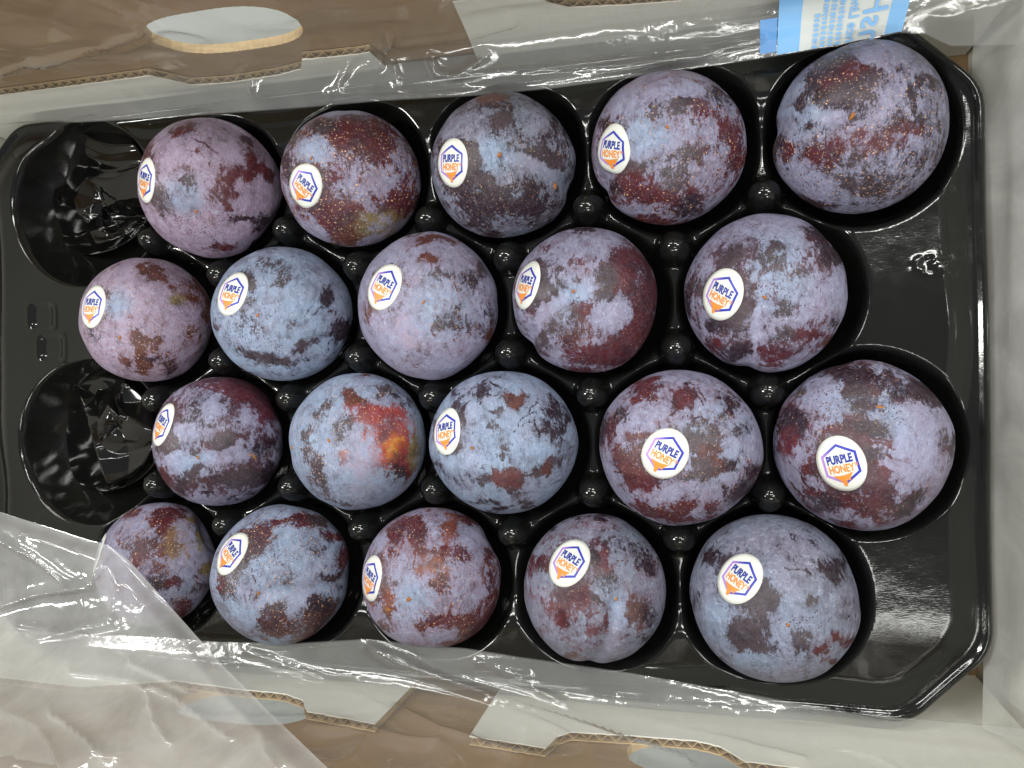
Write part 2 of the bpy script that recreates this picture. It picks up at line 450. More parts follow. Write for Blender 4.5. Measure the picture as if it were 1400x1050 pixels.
tray = mesh_obj('plum_tray', np.c_[X.ravel(), Y.ravel(), Zt.ravel()], grid_faces(*X.shape, mask), M['tray'])
tag(tray, 'glossy black moulded plastic tray with round pockets and nubs inside the box', 'tray')

def crumple(cx, cy, w, h, ang, seed, z_right, z_left):
    """creased thin black plastic sagging into an empty pocket"""
    n = 130; g_ = np.linspace(-1, 1, n); A_, B_ = np.meshgrid(g_, g_, indexing='ij'); q = np.hypot(A_, B_)
    k = np.minimum(1, 1 / np.maximum(np.maximum(abs(A_), abs(B_)), 1e-9) ) ; A2 = A_ * np.sqrt(1 - B_ ** 2 / 2); B2 = B_ * np.sqrt(1 - A_ ** 2 / 2)
    px = cx + A2 * w; py = cy + B2 * h
    ca, sa = math.cos(ang), math.sin(ang)
    u, v_ = A2 * ca + B2 * sa * h / w, -A2 * sa + B2 * ca * h / w
    p = np.c_[u.ravel(), v_.ravel(), 0 * u.ravel()]
    wq = np.c_[vnoise(p * 2.2, seed), vnoise(p * 2.2, seed + 9), 0 * p[:, 0]] * .22
    p = p + .35 * wq
    r = np.random.default_rng(seed); hgt = np.zeros(len(p))
    for j in range(11):
        c = r.uniform(-.7, .7, 2) + np.array([.15, 0]); a_ = r.normal(0, .55) if j % 3 else r.uniform(0, 3.1); L = r.uniform(.35, 1.0); wd = r.uniform(.20, .55) * (1.0 if j < 8 else .45)
        dx, dy = p[:, 0] - c[0], p[:, 1] - c[1]
        sl = dx * math.cos(a_) + dy * math.sin(a_); e = -dx * math.sin(a_) + dy * math.cos(a_)
        tent = np.maximum(0, 1 - np.abs(e + .08 * sl * sl) / (wd * np.maximum(.15, 1 - (sl / L) ** 2)))
        hgt += (.0085 if j < 8 else .0030) * r.uniform(.5, 1) * (1 if r.random() < .7 else -.7) * tent * np.maximum(0, 1 - (sl / L) ** 2) ** .6
    rr = np.hypot(A2, B2).ravel()
    z = z_left + (z_right - z_left) * ((A2.ravel() + 1) / 2) ** 1.2 + hgt - .004 - .015 * sstep(.25, 1.0, -A2.ravel()) - .007 * sstep(.84, 1.0, rr)
    V = np.stack([at_z(a, b, ZC + c_) for a, b, c_ in zip(px.ravel(), py.ravel(), z)])
    return mesh_obj('creased_dent', V, grid_faces(n, n), M['crease'], tray)
crumple(116, 252, 104, 96, .62, 4, -.003, -.022)
crumple(130, 588, 96, 86, .25, 27, -.004, -.024)

# ------------------------------------------------------------------ plums
RED, DRK, GRY, ORG, YEL, OLV, BRN = ((.066, .0095, .0125), (.020, .0085, .0135), (.048, .033, .039), (.40, .055, .013), (.46, .20, .035), (.19, .14, .055), (.088, .026, .017))
LAV, BLU, PNK, SLT = (.232, .236, .348), (.215, .282, .405), (.282, .228, .318), (.165, .188, .255)
# crop = (x0, y0, scale) of the close view in which all positions of that plum are given
PLUMS = [
 dict(crop=(180,150,5.0), bb=(35,1030,55,1010), bias=-.115, skin=RED, bloom=PNK, lent=.25, stick=(100,475,40,-190), pole=(410,682), grv=(1,.3,.02), dents=[(930,880,.07,.35)],
  blobs=[(430,115,80,55,-30,RED),(330,175,50,35,0,RED),(810,320,55,110,-35,RED),(930,440,50,80,0,RED),(720,430,150,55,-8,RED),(600,540,90,75,-30,RED),(620,640,30,35,-40,RED),(850,750,80,75,0,DRK),(720,735,90,22,0,DRK),(550,910,80,40,15,RED),(140,270,50,90,25,RED),(215,600,75,85,0,GRY),(390,500,45,85,0,GRY),(800,190,50,40,0,GRY),(790,930,50,40,0,DRK)],
  blue=(350,580,150), specks=[(270,370,110,140),(450,760,250,130)], cracks=[(430,205,600,310),(420,290,480,300),(640,130,760,260)]),
 dict(crop=(375,140,5.0), bb=(40,1005,48,995), bias=.02, skin=RED, bloom=LAV, lent=1.0, stick=(210,560,110,-190), pole=(262,378), grv=(0,-1,.015), dents=[],
  blobs=[(620,250,200,110,15,RED,.45),(450,240,120,60,20,RED),(420,740,160,110,10,RED,.4),(480,900,110,80,0,BRN,.4),(850,680,110,100,0,RED,.4),(100,390,40,50,0,DRK),(130,490,60,40,-30,DRK),(160,250,50,50,0,GRY),(350,170,90,60,0,DRK,.25),(690,820,180,90,0,OLV,.1),(700,520,120,90,0,GRY,-.12),(300,330,110,90,0,LAV,-.35),(250,880,120,60,30,LAV,-.3),(500,70,220,35,0,LAV,-.3),(640,940,120,40,-20,LAV,-.2)],
  blue=(280,340,140), specks=[], cracks=[(190,200,330,270),(170,160,300,290)]),
 dict(crop=(580,120,5.0), bb=(50,1030,35,1025), bias=.01, skin=DRK, bloom=SLT, lent=.5, stick=(200,503,5,-245), pole=(515,450), grv=(445,163,.05), dents=[(1000,640,.05,.2)],
  blobs=[(530,220,80,70,0,GRY),(340,460,70,100,0,GRY),(410,620,70,55,0,GRY,.3),(430,760,180,110,0,DRK),(720,740,90,150,0,DRK),(840,470,140,50,25,GRY),(890,270,120,120,0,DRK,.15),(490,980,60,40,0,DRK),(330,860,120,60,20,DRK,.1),(450,80,130,40,0,BRN,.25),(740,230,120,90,0,BLU,-.2),(240,260,140,90,-20,BLU,-.15),(700,490,260,26,21,BLU,-.3),(430,430,60,70,0,BLU,-.3),(650,980,200,50,0,BLU,-.15)],
  blue=(480,440,160), specks=[(700,200,160,90),(880,420,150,150)], cracks=[]),
 dict(crop=(800,90,4.773), bb=(40,1050,25,1040), bias=-.03, skin=RED, bloom=LAV, lent=.8, stick=(190,533,15,-240), pole=(540,388), grv=(-410,300,.06), dents=[(90,690,.05,.16)],
  blobs=[(540,270,180,60,-5,GRY),(330,750,140,130,20,RED),(200,790,50,60,0,DRK),(910,420,80,90,30,RED),(970,580,60,100,0,RED),(850,210,140,60,20,DRK,.25),(745,560,90,60,-20,RED,.25),(600,700,110,90,-30,GRY,.3),(570,850,180,50,10,RED,.3),(700,900,90,90,0,DRK,.25),(480,1010,220,40,5,RED,.3),(140,370,40,40,0,DRK),(560,580,250,70,-10,GRY,.1),(360,220,200,90,0,BLU,-.22),(660,170,90,60,0,BLU,-.2),(380,480,120,110,0,BLU,-.22)],
  blue=(400,440,190), specks=[], cracks=[(460,580,465,730),(670,620,680,740)]),
 dict(crop=(1050,50,4.2), bb=(22,1050,25,1020), bias=-.02, skin=DRK, bloom=LAV, lent=.9, stick=None, pole=(497,445), grv=(-465,20,.05), dents=[],
  blobs=[(330,280,150,130,0,DRK,.42),(430,210,150,80,-10,RED,.25),(350,130,110,60,-20,GRY,.25),(480,310,140,70,-20,GRY,.3),(190,390,40,25,0,DRK),(570,580,300,70,-8,RED,.15),(350,670,110,70,-20,RED,.22),(160,640,40,60,0,RED,.35),(60,590,40,80,0,DRK,.3),(580,770,160,90,10,GRY,.2),(330,965,110,45,15,DRK,.3),(900,260,120,35,15,DRK,.25),(800,330,40,80,0,DRK,.25),(960,650,50,80,30,DRK,.2),(790,510,60,40,20,RED,.3),(250,485,110,30,5,DRK,.25),(690,850,200,60,0,GRY,.12),(230,430,220,30,3,BLU,-.4),(120,290,100,90,0,BLU,-.25),(640,120,140,70,0,LAV,-.2),(250,810,170,70,10,LAV,-.2)],
  blue=(200,400,190), specks=[(320,800,180,70),(830,440,50,120)], cracks=[]),
 dict(crop=(100,340,5.528), bb=(45,1060,68,1008), bias=-.10, skin=BRN, bloom=PNK, lent=.7, stick=(150,437,42,-208), pole=(335,668), grv=(-5,-400,.025), dents=[(1000,720,.03,.3)],
  blobs=[(600,180,105,65,-8,BRN,.45),(520,165,30,40,0,BRN,.4),(620,240,60,35,0,BRN,.35),(870,330,130,90,15,BRN,.28),(1000,480,50,150,0,BRN,.35),(760,390,60,50,0,OLV,.3),(470,650,60,50,0,BRN,.4),(600,700,55,60,30,BRN,.35),(490,790,50,110,0,BRN,.4),(520,890,70,50,20,BRN,.4),(710,910,60,60,0,DRK,.3),(640,840,130,30,10,DRK,.25),(370,850,50,50,0,BRN,.3),(860,640,70,90,-30,BRN,.25),(740,800,110,40,0,BRN,.2),(170,660,90,40,10,DRK,.2),(120,600,40,40,0,DRK,.15),(560,400,150,80,0,PNK,-.1)],
  blue=(330,420,130), specks=[], cracks=[(900,200,930,260)]),
 dict(crop=(280,330,5.385), bb=(50,1088,45,1022), bias=-.125, skin=DRK, bloom=BLU, lent=.12, stick=(210,385,72,-204), pole=(380,540), grv=(1,.5,.01), dents=[],
  blobs=[(870,420,60,70,0,DRK,.45),(990,660,85,100,25,DRK,.45),(520,215,80,90,0,GRY,.18),(430,180,60,60,0,GRY,.14),(560,310,100,30,-25,GRY,.3),(360,340,50,50,0,GRY,.25),(290,800,110,40,30,DRK,.25),(480,850,130,45,15,DRK,.28),(420,860,60,50,0,GRY,.2),(690,750,60,40,-20,GRY,.3),(620,640,30,60,0,GRY,.25),(780,740,50,25,30,GRY,.25),(830,690,40,35,0,DRK,.25),(110,615,45,25,10,GRY,.3),(330,620,100,50,30,GRY,.22),(430,70,110,18,0,DRK,.3),(330,960,60,30,25,DRK,.2),(610,880,60,40,0,GRY,.2)],
  blue=(520,500,420), specks=[(380,500,170,60),(350,700,270,150)], cracks=[(690,560,780,470),(760,540,850,480),(900,720,880,800)]),
 dict(crop=(480,310,4.884), bb=(42,985,38,1018), bias=-.13, skin=BRN, bloom=LAV, lent=.5, stick=(230,398,97,-192), pole=(480,500), grv=(1,-.05,.02), dents=[],
  blobs=[(610,95,230,26,4,BRN,.42),(460,130,90,24,-25,BRN,.34),(500,230,110,32,-12,BRN,.32),(770,360,85,85,0,DRK,.36),(590,335,90,45,0,GRY,.25),(620,630,90,80,0,GRY,.26),(700,560,50,40,0,GRY,.24),(740,640,70,50,0,GRY,.22),(120,570,60,60,0,BRN,.25),(430,750,80,110,-20,GRY,.22),(910,640,110,130,0,DRK,.16),(340,560,60,50,0,GRY,.2),(860,290,60,60,0,GRY,.22),(920,720,40,70,0,BRN,.25),(350,690,130,130,0,PNK,.08)],
  blue=(590,530,220), specks=[], cracks=[], rings=[(555,670,25,38),(690,725,24,26),(755,708,22,22),(615,770,14,14),(430,905,20,14),(460,790,14,24)]),
 dict(crop=(690,300,4.773), bb=(55,1000,48,1003), bias=-.02, skin=(.07,.017,.022), bloom=LAV, lent=.35, stick=(155,423,55,-208), pole=(455,465), grv=(-310,255,.055), dents=[(130,730,.04,.18)],
  blobs=[(820,360,170,150,10,(.07,.015,.02),.45),(900,560,110,150,0,(.06,.015,.02),.4),(790,760,170,110,-30,(.07,.015,.018),.42),(620,880,170,70,-5,RED,.42),(510,80,75,32,0,DRK,.42),(640,440,70,150,5,GRY,.25),(240,800,80,75,0,GRY,.28),(480,985,110,22,0,RED,.35),(520,590,60,80,0,RED,.28),(480,740,90,60,0,BRN,.2),(420,830,70,60,0,RED,.2),(330,420,150,180,0,GRY,.13),(350,680,140,70,-30,GRY,.15),(690,620,130,100,0,LAV,-.32),(870,410,50,70,-20,LAV,-.25),(310,560,200,30,-38,BLU,-.25),(520,450,60,80,20,BLU,-.25),(600,180,250,90,0,LAV,-.12)],
  blue=(450,520,150), specks=[], cracks=[(470,370,500,420),(460,500,495,500)]),
 dict(crop=(930,285,4.566), bb=(30,1052,38,1025), bias=-.03, skin=(.065,.022,.028), bloom=LAV, lent=.2, stick=(285,532,90,-205), pole=(543,548), grv=(-75,420,.05), dents=[(445,1010,.035,.16)],
  blobs=[(340,310,90,70,-10,GRY,.26),(570,290,110,110,0,GRY,.24),(830,170,100,45,15,DRK,.4),(920,300,110,80,25,DRK,.36),(250,840,60,60,40,RED,.36),(400,900,110,75,-20,DRK,.4),(600,880,110,75,0,RED,.34),(810,750,90,60,-10,RED,.28),(380,680,110,120,-30,GRY,.22),(60,600,40,110,0,DRK,.28),(150,480,70,50,0,GRY,.2),(930,810,50,30,-50,BRN,.42),(970,700,30,50,20,DRK,.3),(660,620,60,55,0,GRY,.25),(760,420,60,50,0,GRY,.22),(220,720,100,40,0,DRK,.18),(640,760,90,60,0,GRY,.14),(500,720,22,260,4,LAV,-.3),(440,950,60,40,0,BLU,-.25),(560,140,250,80,0,LAV,-.15),(980,520,60,150,0,LAV,-.15)],
  blue=(600,420,250), specks=[(450,170,260,90),(250,280,150,80),(620,500,150,70)], cracks=[(310,840,390,770),(520,330,555,400),(215,700,225,760)]),
 dict(crop=(200,505,5.385), bb=(40,1015,55,1008), bias=.03, skin=(.055,.018,.026), bloom=LAV, lent=.3, stick=(110,410,80,-195), pole=(370,650), grv=(1,-.06,.03), dents=[(960,300,.04,.25)],
  blobs=[(620,140,230,80,8,(.07,.016,.024),.33),(720,190,150,90,15,RED,.25),(840,300,100,110,20,(.08,.014,.024),.3),(540,530,90,55,0,GRY,.4),(700,790,190,70,-8,GRY,.34),(330,770,60,65,30,GRY,.36),(350,620,50,25,-10,GRY,.3),(210,530,60,30,40,GRY,.3),(150,590,50,50,0,GRY,.25),(140,780,55,80,-25,RED,.35),(260,850,40,90,-15,DRK,.25),(850,590,150,50,-8,DRK,.25),(900,780,60,80,0,DRK,.22),(450,910,40,14,5,DRK,.4),(600,955,70,25,0,DRK,.2),(760,640,35,12,5,YEL,.3),(380,350,120,170,15,DRK,.08),(450,300,60,100,20,LAV,-.25),(740,360,70,60,0,LAV,-.25),(240,680,110,100,0,BLU,-.32),(540,640,200,50,-5,BLU,-.28),(480,960,180,50,5,LAV,-.2),(330,470,180,60,0,LAV,-.15)],
  blue=(330,650,190), specks=[], cracks=[(280,740,370,830),(350,880,350,930)]),
 dict(crop=(385,500,5.122), bb=(52,1012,57,1010), bias=-.14, skin=GRY, bloom=BLU, lent=.7, stick=None, pole=(330,527), grv=(-1,.2,.015), dents=[],
  blobs=[(750,530,140,170,25,ORG,.40),(830,620,80,110,0,(.30,.03,.015),.35),(680,430,190,150,0,(.25,.06,.06),.15),(540,330,110,80,0,(.20,.035,.035),.28),(690,350,170,50,-10,(.23,.035,.033),.26),(850,730,70,60,0,(.14,.02,.02),.34),(760,570,60,80,0,(.42,.11,.018),.3),(750,575,20,24,0,YEL,.3),(790,600,14,14,0,YEL,.3),(720,600,12,18,0,YEL,.3),(800,520,16,12,0,YEL,.3),(690,540,10,12,0,YEL,.3),(770,530,10,20,30,YEL,.3),(460,215,42,42,-40,BRN,.6),(495,260,42,30,0,BRN,.55),(545,260,35,30,0,BRN,.5),(930,590,60,130,0,OLV,.12),(320,290,40,45,0,GRY,.3),(260,350,60,60,40,GRY,.3),(190,320,40,35,0,GRY,.25),(170,480,50,60,0,GRY,.26),(270,440,50,50,0,GRY,.26),(190,600,60,110,0,GRY,.26),(285,690,45,90,0,GRY,.34),(240,780,70,90,0,GRY,.2),(310,850,45,80,-15,GRY,.25),(380,480,30,90,-15,GRY,.3),(450,430,60,60,0,GRY,.25),(435,630,35,45,0,(.25,.10,.08),.35),(560,710,120,160,0,PNK,.1),(430,950,110,28,15,GRY,.3),(720,190,90,50,0,GRY,.28),(850,260,110,45,25,DRK,.15),(570,75,40,18,0,BRN,.3),(800,750,60,60,0,DRK,.22)],
  blue=(380,400,330), specks=[(430,480,90,60)], cracks=[(690,690,760,720),(520,650,640,700)], stem2=(80,575)),
 dict(crop=(580,495,4.882), bb=(38,1025,58,1017), bias=-.13, skin=DRK, bloom=BLU, lent=.12, stick=(157,467,5,-220), pole=(325,575), grv=(1,.2,.01), dents=[(990,420,.02,.2)],
  blobs=[(600,275,70,52,10,BRN,.6),(540,760,100,75,-8,(.10,.03,.028),.5),(600,770,60,60,0,(.10,.03,.028),.4),(400,770,50,40,0,GRY,.4),(430,430,30,70,0,GRY,.34),(490,350,50,35,20,GRY,.32),(470,440,40,30,0,GRY,.3),(520,560,50,90,0,GRY,.28),(420,190,90,60,-45,DRK,.25),(350,260,40,70,30,DRK,.22),(240,320,60,130,20,DRK,.18),(200,220,40,30,0,DRK,.25),(850,450,110,110,0,DRK,.24),(810,340,70,60,0,DRK,.22),(950,380,50,60,0,DRK,.26),(750,720,120,55,-25,GRY,.24),(810,680,30,60,20,BRN,.28),(900,650,60,100,20,GRY,.2),(210,760,120,60,20,DRK,.16),(380,930,110,30,-5,DRK,.26),(520,975,80,24,-15,DRK,.34),(670,930,70,40,0,GRY,.3),(80,690,50,40,50,DRK,.28),(70,420,40,80,0,DRK,.2),(230,580,35,25,0,GRY,.28),(500,935,30,22,0,DRK,.3),(880,270,90,40,30,DRK,.2),(590,860,50,30,20,GRY,.25)],
  blue=(600,500,520), specks=[], cracks=[(590,480,700,320),(700,320,760,260),(400,320,470,370),(720,400,760,540),(440,150,520,210),(650,745,770,715),(420,240,500,250),(740,350,640,385),(690,410,640,440)]),
 dict(crop=(810,495,4.566), bb=(42,1058,50,1022), bias=-.13, skin=RED, bloom=LAV, lent=.6, stick=(467,573,100,-190), pole=None, grv=(1,0,.0), dents=[],
  blobs=[(360,175,110,75,-8,(.07,.014,.018),.5),(300,265,35,35,0,RED,.35),(580,235,75,65,0,RED,.42),(540,290,40,40,0,RED,.3),(860,275,90,60,35,DRK,.42),(940,420,50,60,20,DRK,.36),(790,360,60,35,0,GRY,.3),(220,340,55,60,20,DRK,.34),(270,640,110,140,-15,(.10,.03,.03),.5),(310,470,70,40,0,(.10,.03,.03),.35),(330,740,90,50,0,RED,.4),(140,450,40,140,10,RED,.35),(80,420,35,130,10,DRK,.3),(680,470,130,90,20,GRY,.36),(740,610,90,90,0,BRN,.34),(680,660,90,60,0,GRY,.25),(860,640,60,45,0,DRK,.4),(990,660,55,50,-20,DRK,.46),(920,790,60,90,30,DRK,.4),(820,790,25,70,-20,DRK,.3),(560,880,120,55,-18,RED,.42),(740,920,45,70,35,RED,.42),(410,920,80,40,15,RED,.45),(310,890,60,60,20,RED,.34),(590,970,110,30,0,RED,.38),(880,440,25,30,0,GRY,.3),(650,740,110,50,0,GRY,.2),(920,570,40,40,0,GRY,.2),(600,160,25,20,0,DRK,.35)],
  blue=(800,500,250), specks=[], cracks=[(640,180,700,290),(670,170,715,270),(150,590,230,560),(150,620,230,600),(160,650,240,640),(140,560,220,520),(200,480,150,450),(150,690,230,680)],
  rings=[(408,270,24,24),(652,345,26,24),(595,362,20,15),(655,140,32,22),(480,740,26,22),(440,760,16,16),(495,810,12,14),(435,880,22,20),(466,235,16,16),(500,370,18,22),(620,780,20,16)]),
 dict(crop=(1050,485,4.2), bb=(35,1068,35,1010), bias=-.03, skin=(.075,.018,.022), bloom=LAV, lent=.45, stick=(445,625,-58,-235), pole=(672,310), grv=(-.2,-1,.02), dents=[],
  blobs=[(560,250,90,130,0,GRY,.38),(560,130,230,60,0,DRK,.25),(420,90,110,50,-10,DRK,.32),(920,240,110,70,40,DRK,.42),(780,240,130,55,0,DRK,.3),(230,200,60,80,20,GRY,.26),(170,390,110,80,-10,DRK,.34),(150,510,60,90,0,(.10,.012,.018),.45),(260,650,50,45,20,RED,.5),(460,440,140,50,-5,RED,.25),(550,480,50,70,0,RED,.3),(620,430,110,45,10,DRK,.22),(650,680,90,70,-20,(.08,.025,.03),.4),(650,800,65,110,0,(.08,.025,.03),.42),(450,810,110,50,0,RED,.42),(330,840,100,60,20,DRK,.28),(840,800,60,28,-40,DRK,.4),(770,860,50,50,0,GRY,.34),(560,890,60,30,0,RED,.3),(440,970,90,24,5,RED,.35),(985,490,30,60,10,GRY,.34),(1040,510,25,60,0,GRY,.28),(640,570,70,30,0,GRY,.22),(270,790,50,25,20,RED,.35),(720,380,90,80,0,GRY,.16),(370,220,110,100,0,LAV,-.25),(880,420,160,120,0,LAV,-.2),(830,600,180,90,0,LAV,-.18),(160,650,70,110,0,PNK,-.2)],
  blue=(600,330,260), specks=[(370,210,160,120),(680,200,170,110),(700,370,160,70),(620,320,250,120)], cracks=[(140,600,270,770),(580,490,740,540),(690,570,850,640),(600,470,720,520),(150,730,220,840),(120,700,160,750)], rings=[(835,748,28,30)]),
 dict(crop=(100,675,5.385), bb=(150,1060,57,985), bias=-.10, skin=RED, bloom=LAV, lent=.8, stick=(130,445,60,-200), pole=None, grv=(1,0,0), dents=[(985,300,.16,.30)],
  blobs=[(600,210,90,90,0,RED,.5),(690,150,110,60,-15,RED,.35),(400,160,80,30,-25,RED,.4),(560,400,180,75,5,RED,.4),(460,480,60,70,0,RED,.35),(650,300,60,50,0,RED,.3),(680,440,60,60,0,RED,.25),(620,560,70,60,20,RED,.25),(630,670,90,55,0,DRK,.4),(820,850,80,110,20,(.07,.015,.02),.4),(760,650,90,40,-10,RED,.25),(910,360,50,90,0,OLV,.3),(960,540,60,60,0,OLV,.35),(760,400,110,150,0,(.20,.12,.06),.06),(820,210,60,40,0,OLV,.2),(900,700,90,40,-10,GRY,.25),(800,560,60,60,0,PNK,-.1)],
  blue=(750,710,150), specks=[(330,260,80,120)], cracks=[(870,600,990,680),(880,640,980,690),(310,320,330,260)]),
 dict(crop=(280,680,5.0), bb=(45,1000,48,1010), bias=-.105, skin=(.055,.018,.02), bloom=BLU, lent=.85, stick=(172,397,118,-172), pole=(365,665), grv=(1,-.06,.045), dents=[(1000,560,.03,.2)],
  blobs=[(340,290,95,95,-10,(.06,.018,.022),.48),(330,370,70,60,0,(.06,.018,.022),.3),(640,170,80,75,0,RED,.48),(490,190,90,30,-10,RED,.35),(750,180,60,50,0,GRY,.4),(820,280,50,40,0,RED,.38),(900,280,40,30,0,RED,.3),(925,430,60,120,20,(.06,.012,.018),.5),(490,860,110,85,-10,(.065,.025,.024),.52),(560,910,80,30,0,(.065,.02,.02),.4),(770,820,130,85,-25,(.06,.015,.018),.5),(790,720,120,60,0,DRK,.35),(690,960,100,50,-20,(.08,.03,.03),.4),(290,960,70,35,25,RED,.3),(500,750,80,55,0,GRY,.32),(870,590,110,60,0,DRK,.25),(170,620,70,100,15,GRY,.28),(140,590,20,60,0,RED,.35),(570,580,60,50,0,GRY,.2),(750,370,110,60,0,GRY,.16),(280,480,110,70,0,DRK,.14),(800,560,50,30,0,DRK,.25)],
  blue=(480,600,360), specks=[(300,560,150,150),(480,430,150,80)], cracks=[(320,500,350,600),(455,380,465,410)]),
 dict(crop=(490,685,5.0), bb=(30,980,48,1015), bias=-.04, skin=(.105,.028,.024), bloom=LAV, lent=.8, stick=(90,540,48,-205), pole=(350,677), grv=(-.05,1,.02), dents=[(945,270,.08,.22)],
  blobs=[(390,240,70,110,0,RED,.4),(250,260,60,60,0,RED,.36),(330,170,80,40,0,RED,.3),(600,230,50,110,10,(.14,.035,.02),.34),(750,130,90,40,10,RED,.35),(445,375,25,30,0,RED,.4),(505,365,25,25,0,RED,.38),(565,375,28,45,0,RED,.42),(250,380,40,40,0,RED,.3),(510,470,110,70,0,(.17,.05,.03),.3),(560,580,60,60,0,RED,.35),(470,600,45,30,-40,RED,.35),(220,650,50,60,0,(.15,.05,.035),.3),(220,740,30,40,0,(.2,.08,.03),.36),(270,560,50,30,20,RED,.25),(435,870,35,40,-40,(.06,.015,.018),.45),(190,860,60,40,30,(.08,.03,.02),.36),(560,820,120,60,0,RED,.28),(790,800,130,80,-25,RED,.34),(690,940,80,110,40,(.09,.022,.02),.42),(870,380,40,60,0,RED,.34),(690,390,90,50,0,RED,.22),(920,520,60,130,0,RED,.22),(890,680,60,90,0,RED,.25),(380,620,120,80,0,BLU,-.3),(540,910,200,50,0,LAV,-.22),(760,260,90,90,0,LAV,-.15),(280,930,150,60,0,LAV,-.15)],
  blue=(360,700,190), specks=[(640,720,180,100),(280,420,200,120),(680,510,120,90),(540,170,130,60)], cracks=[], stem2=(225,740)),
 dict(crop=(705,690,4.667), bb=(48,955,57,1028), bias=-.10, skin=(.09,.024,.030), bloom=SLT, lent=.3, stick=(353,385,115,-165), pole=(640,610), grv=(-40,390,.045), dents=[(585,1015,.03,.15)],
  blobs=[(350,640,130,120,0,(.13,.05,.055),.3),(380,560,110,80,0,RED,.2),(570,350,45,95,-10,(.08,.02,.028),.42),(505,350,22,60,-15,DRK,.3),(595,730,40,75,-8,(.08,.02,.025),.5),(515,610,50,30,40,GRY,.34),(755,690,85,85,0,(.075,.035,.03),.46),(810,360,90,90,20,DRK,.3),(840,430,40,40,0,DRK,.3),(590,510,90,60,0,DRK,.2),(700,250,140,90,0,DRK,.12),(560,95,80,25,5,DRK,.36),(420,95,50,22,-5,DRK,.3),(180,400,60,50,0,RED,.35),(90,400,40,80,0,RED,.25),(140,350,80,30,0,RED,.2),(500,800,90,45,-5,(.10,.04,.05),.28),(350,975,70,26,-10,BRN,.36),(780,850,110,40,5,DRK,.18),(870,750,70,110,0,DRK,.14),(250,150,30,16,-20,DRK,.3),(520,880,60,14,0,RED,.25),(310,730,40,60,0,RED,.2),(640,720,50,120,0,BLU,-.2)],
  blue=(650,680,120), specks=[], cracks=[(480,590,550,640),(530,690,470,720)],
  rings=[(435,155,40,28),(215,235,32,40),(295,225,36,24),(240,320,28,30),(135,555,30,48),(190,810,26,42),(323,858,26,22),(210,525,26,26),(665,400,30,22),(100,480,18,30),(305,905,20,18),(390,925,28,22),(280,655,36,18)]),
 dict(crop=(930,690,4.12), bb=(55,1025,50,1008), bias=-.12, skin=DRK, bloom=SLT, lent=.12, stick=(363,430,125,-157), pole=(605,680), grv=(1,.1,.015), dents=[(985,410,.05,.3),(960,860,.02,.3)],
  blobs=[(460,590,110,90,-40,GRY,.34),(400,740,130,80,10,GRY,.34),(540,530,60,50,-20,GRY,.3),(330,730,60,70,0,GRY,.26),(660,750,60,60,-30,GRY,.4),(740,560,40,32,-20,GRY,.36),(230,300,90,70,0,DRK,.22),(200,320,30,40,0,DRK,.25),(830,380,70,60,20,DRK,.3),(920,370,55,120,15,DRK,.28),(810,230,60,40,20,DRK,.2),(780,790,90,30,-35,RED,.36),(870,740,60,24,20,RED,.36),(820,870,70,22,15,RED,.36),(940,770,50,30,-20,RED,.25),(940,620,60,80,0,GRY,.18),(680,940,22,28,0,DRK,.34),(430,800,90,28,5,GRY,.24),(90,560,40,60,0,DRK,.16),(440,940,120,28,12,DRK,.12)],
  blue=(400,620,330), specks=[(350,560,150,120),(560,820,200,70),(620,680,100,80),(760,650,90,60)], cracks=[(610,380,750,408),(670,180,680,220),(690,190,695,230)]),
]
LABELS = [
 'lavender plum with red blotches beside the empty corner pocket in the top row',
 'dark red plum densely dotted with pale specks, second in the top row',
 'dull purple plum with a pale seam running right from its brown stem mark',
 'blue and red plum in the top row beside the large one with no sticker',
 'large plum with swirling pale specks and no sticker in the top right corner',
 'pinkish plum with brown scabby patches at the left end of the second row',
 'powdery blue plum with one small dark patch, second in the second row',
 'pale even lavender plum with a brown arc on top, middle of second row',
 'dark wine red plum with a glossy streak, fourth in the second row',
 'plum with black pinholes over its top, right end of the second row',
 'dark purple streaked plum right of the empty pocket in the third row',
 'pale plum with a bright orange and yellow patch and no sticker',
 'light blue scratched plum with a round dark spot near its top',
 'plum with ring marks whose sticker sits nearly at its centre, third row',
 'large plum with an upright sticker and an orange stem mark, right end of third row',
 'plum partly covered by the hazy plastic flap in the lower left',
 'blue plum with dark red speckled blotches, second in the bottom row',
 'reddish rusty plum with a sticker on its far left edge, middle of bottom row',
 'greyish plum covered with drop rings, fourth in the bottom row',
 'large slate blue plum with a tilted sticker in the lower right corner',
]

def ico(n):
    bm = bmesh.new(); bmesh.ops.create_icosphere(bm, subdivisions=n, radius=1.0)
    v = np.array([q.co[:] for q in bm.verts]); f = [tuple(x.index for x in p.verts) for p in bm.faces]; bm.free()
    return v / np.linalg.norm(v, axis=1, keepdims=True), f
def fine_ball():
    bm = bmesh.new(); bmesh.ops.create_icosphere(bm, subdivisions=5, radius=1.0)
    for zl in (-.30, -.15):
        ed = [e for e in bm.edges if min(e.verts[0].co.z, e.verts[1].co.z) > zl]
        bmesh.ops.subdivide_edges(bm, edges=ed, cuts=1, use_grid_fill=True)
    bmesh.ops.triangulate(bm, faces=bm.faces[:])
    v = np.array([q.co[:] for q in bm.verts]); bm.verts.index_update(); f = [tuple(x.index for x in p.verts) for p in bm.faces]; bm.free()
    return v / np.linalg.norm(v, axis=1, keepdims=True), f
ICO_V, ICO_F = fine_ball()
SMALL_V, SMALL_F = ico(3)

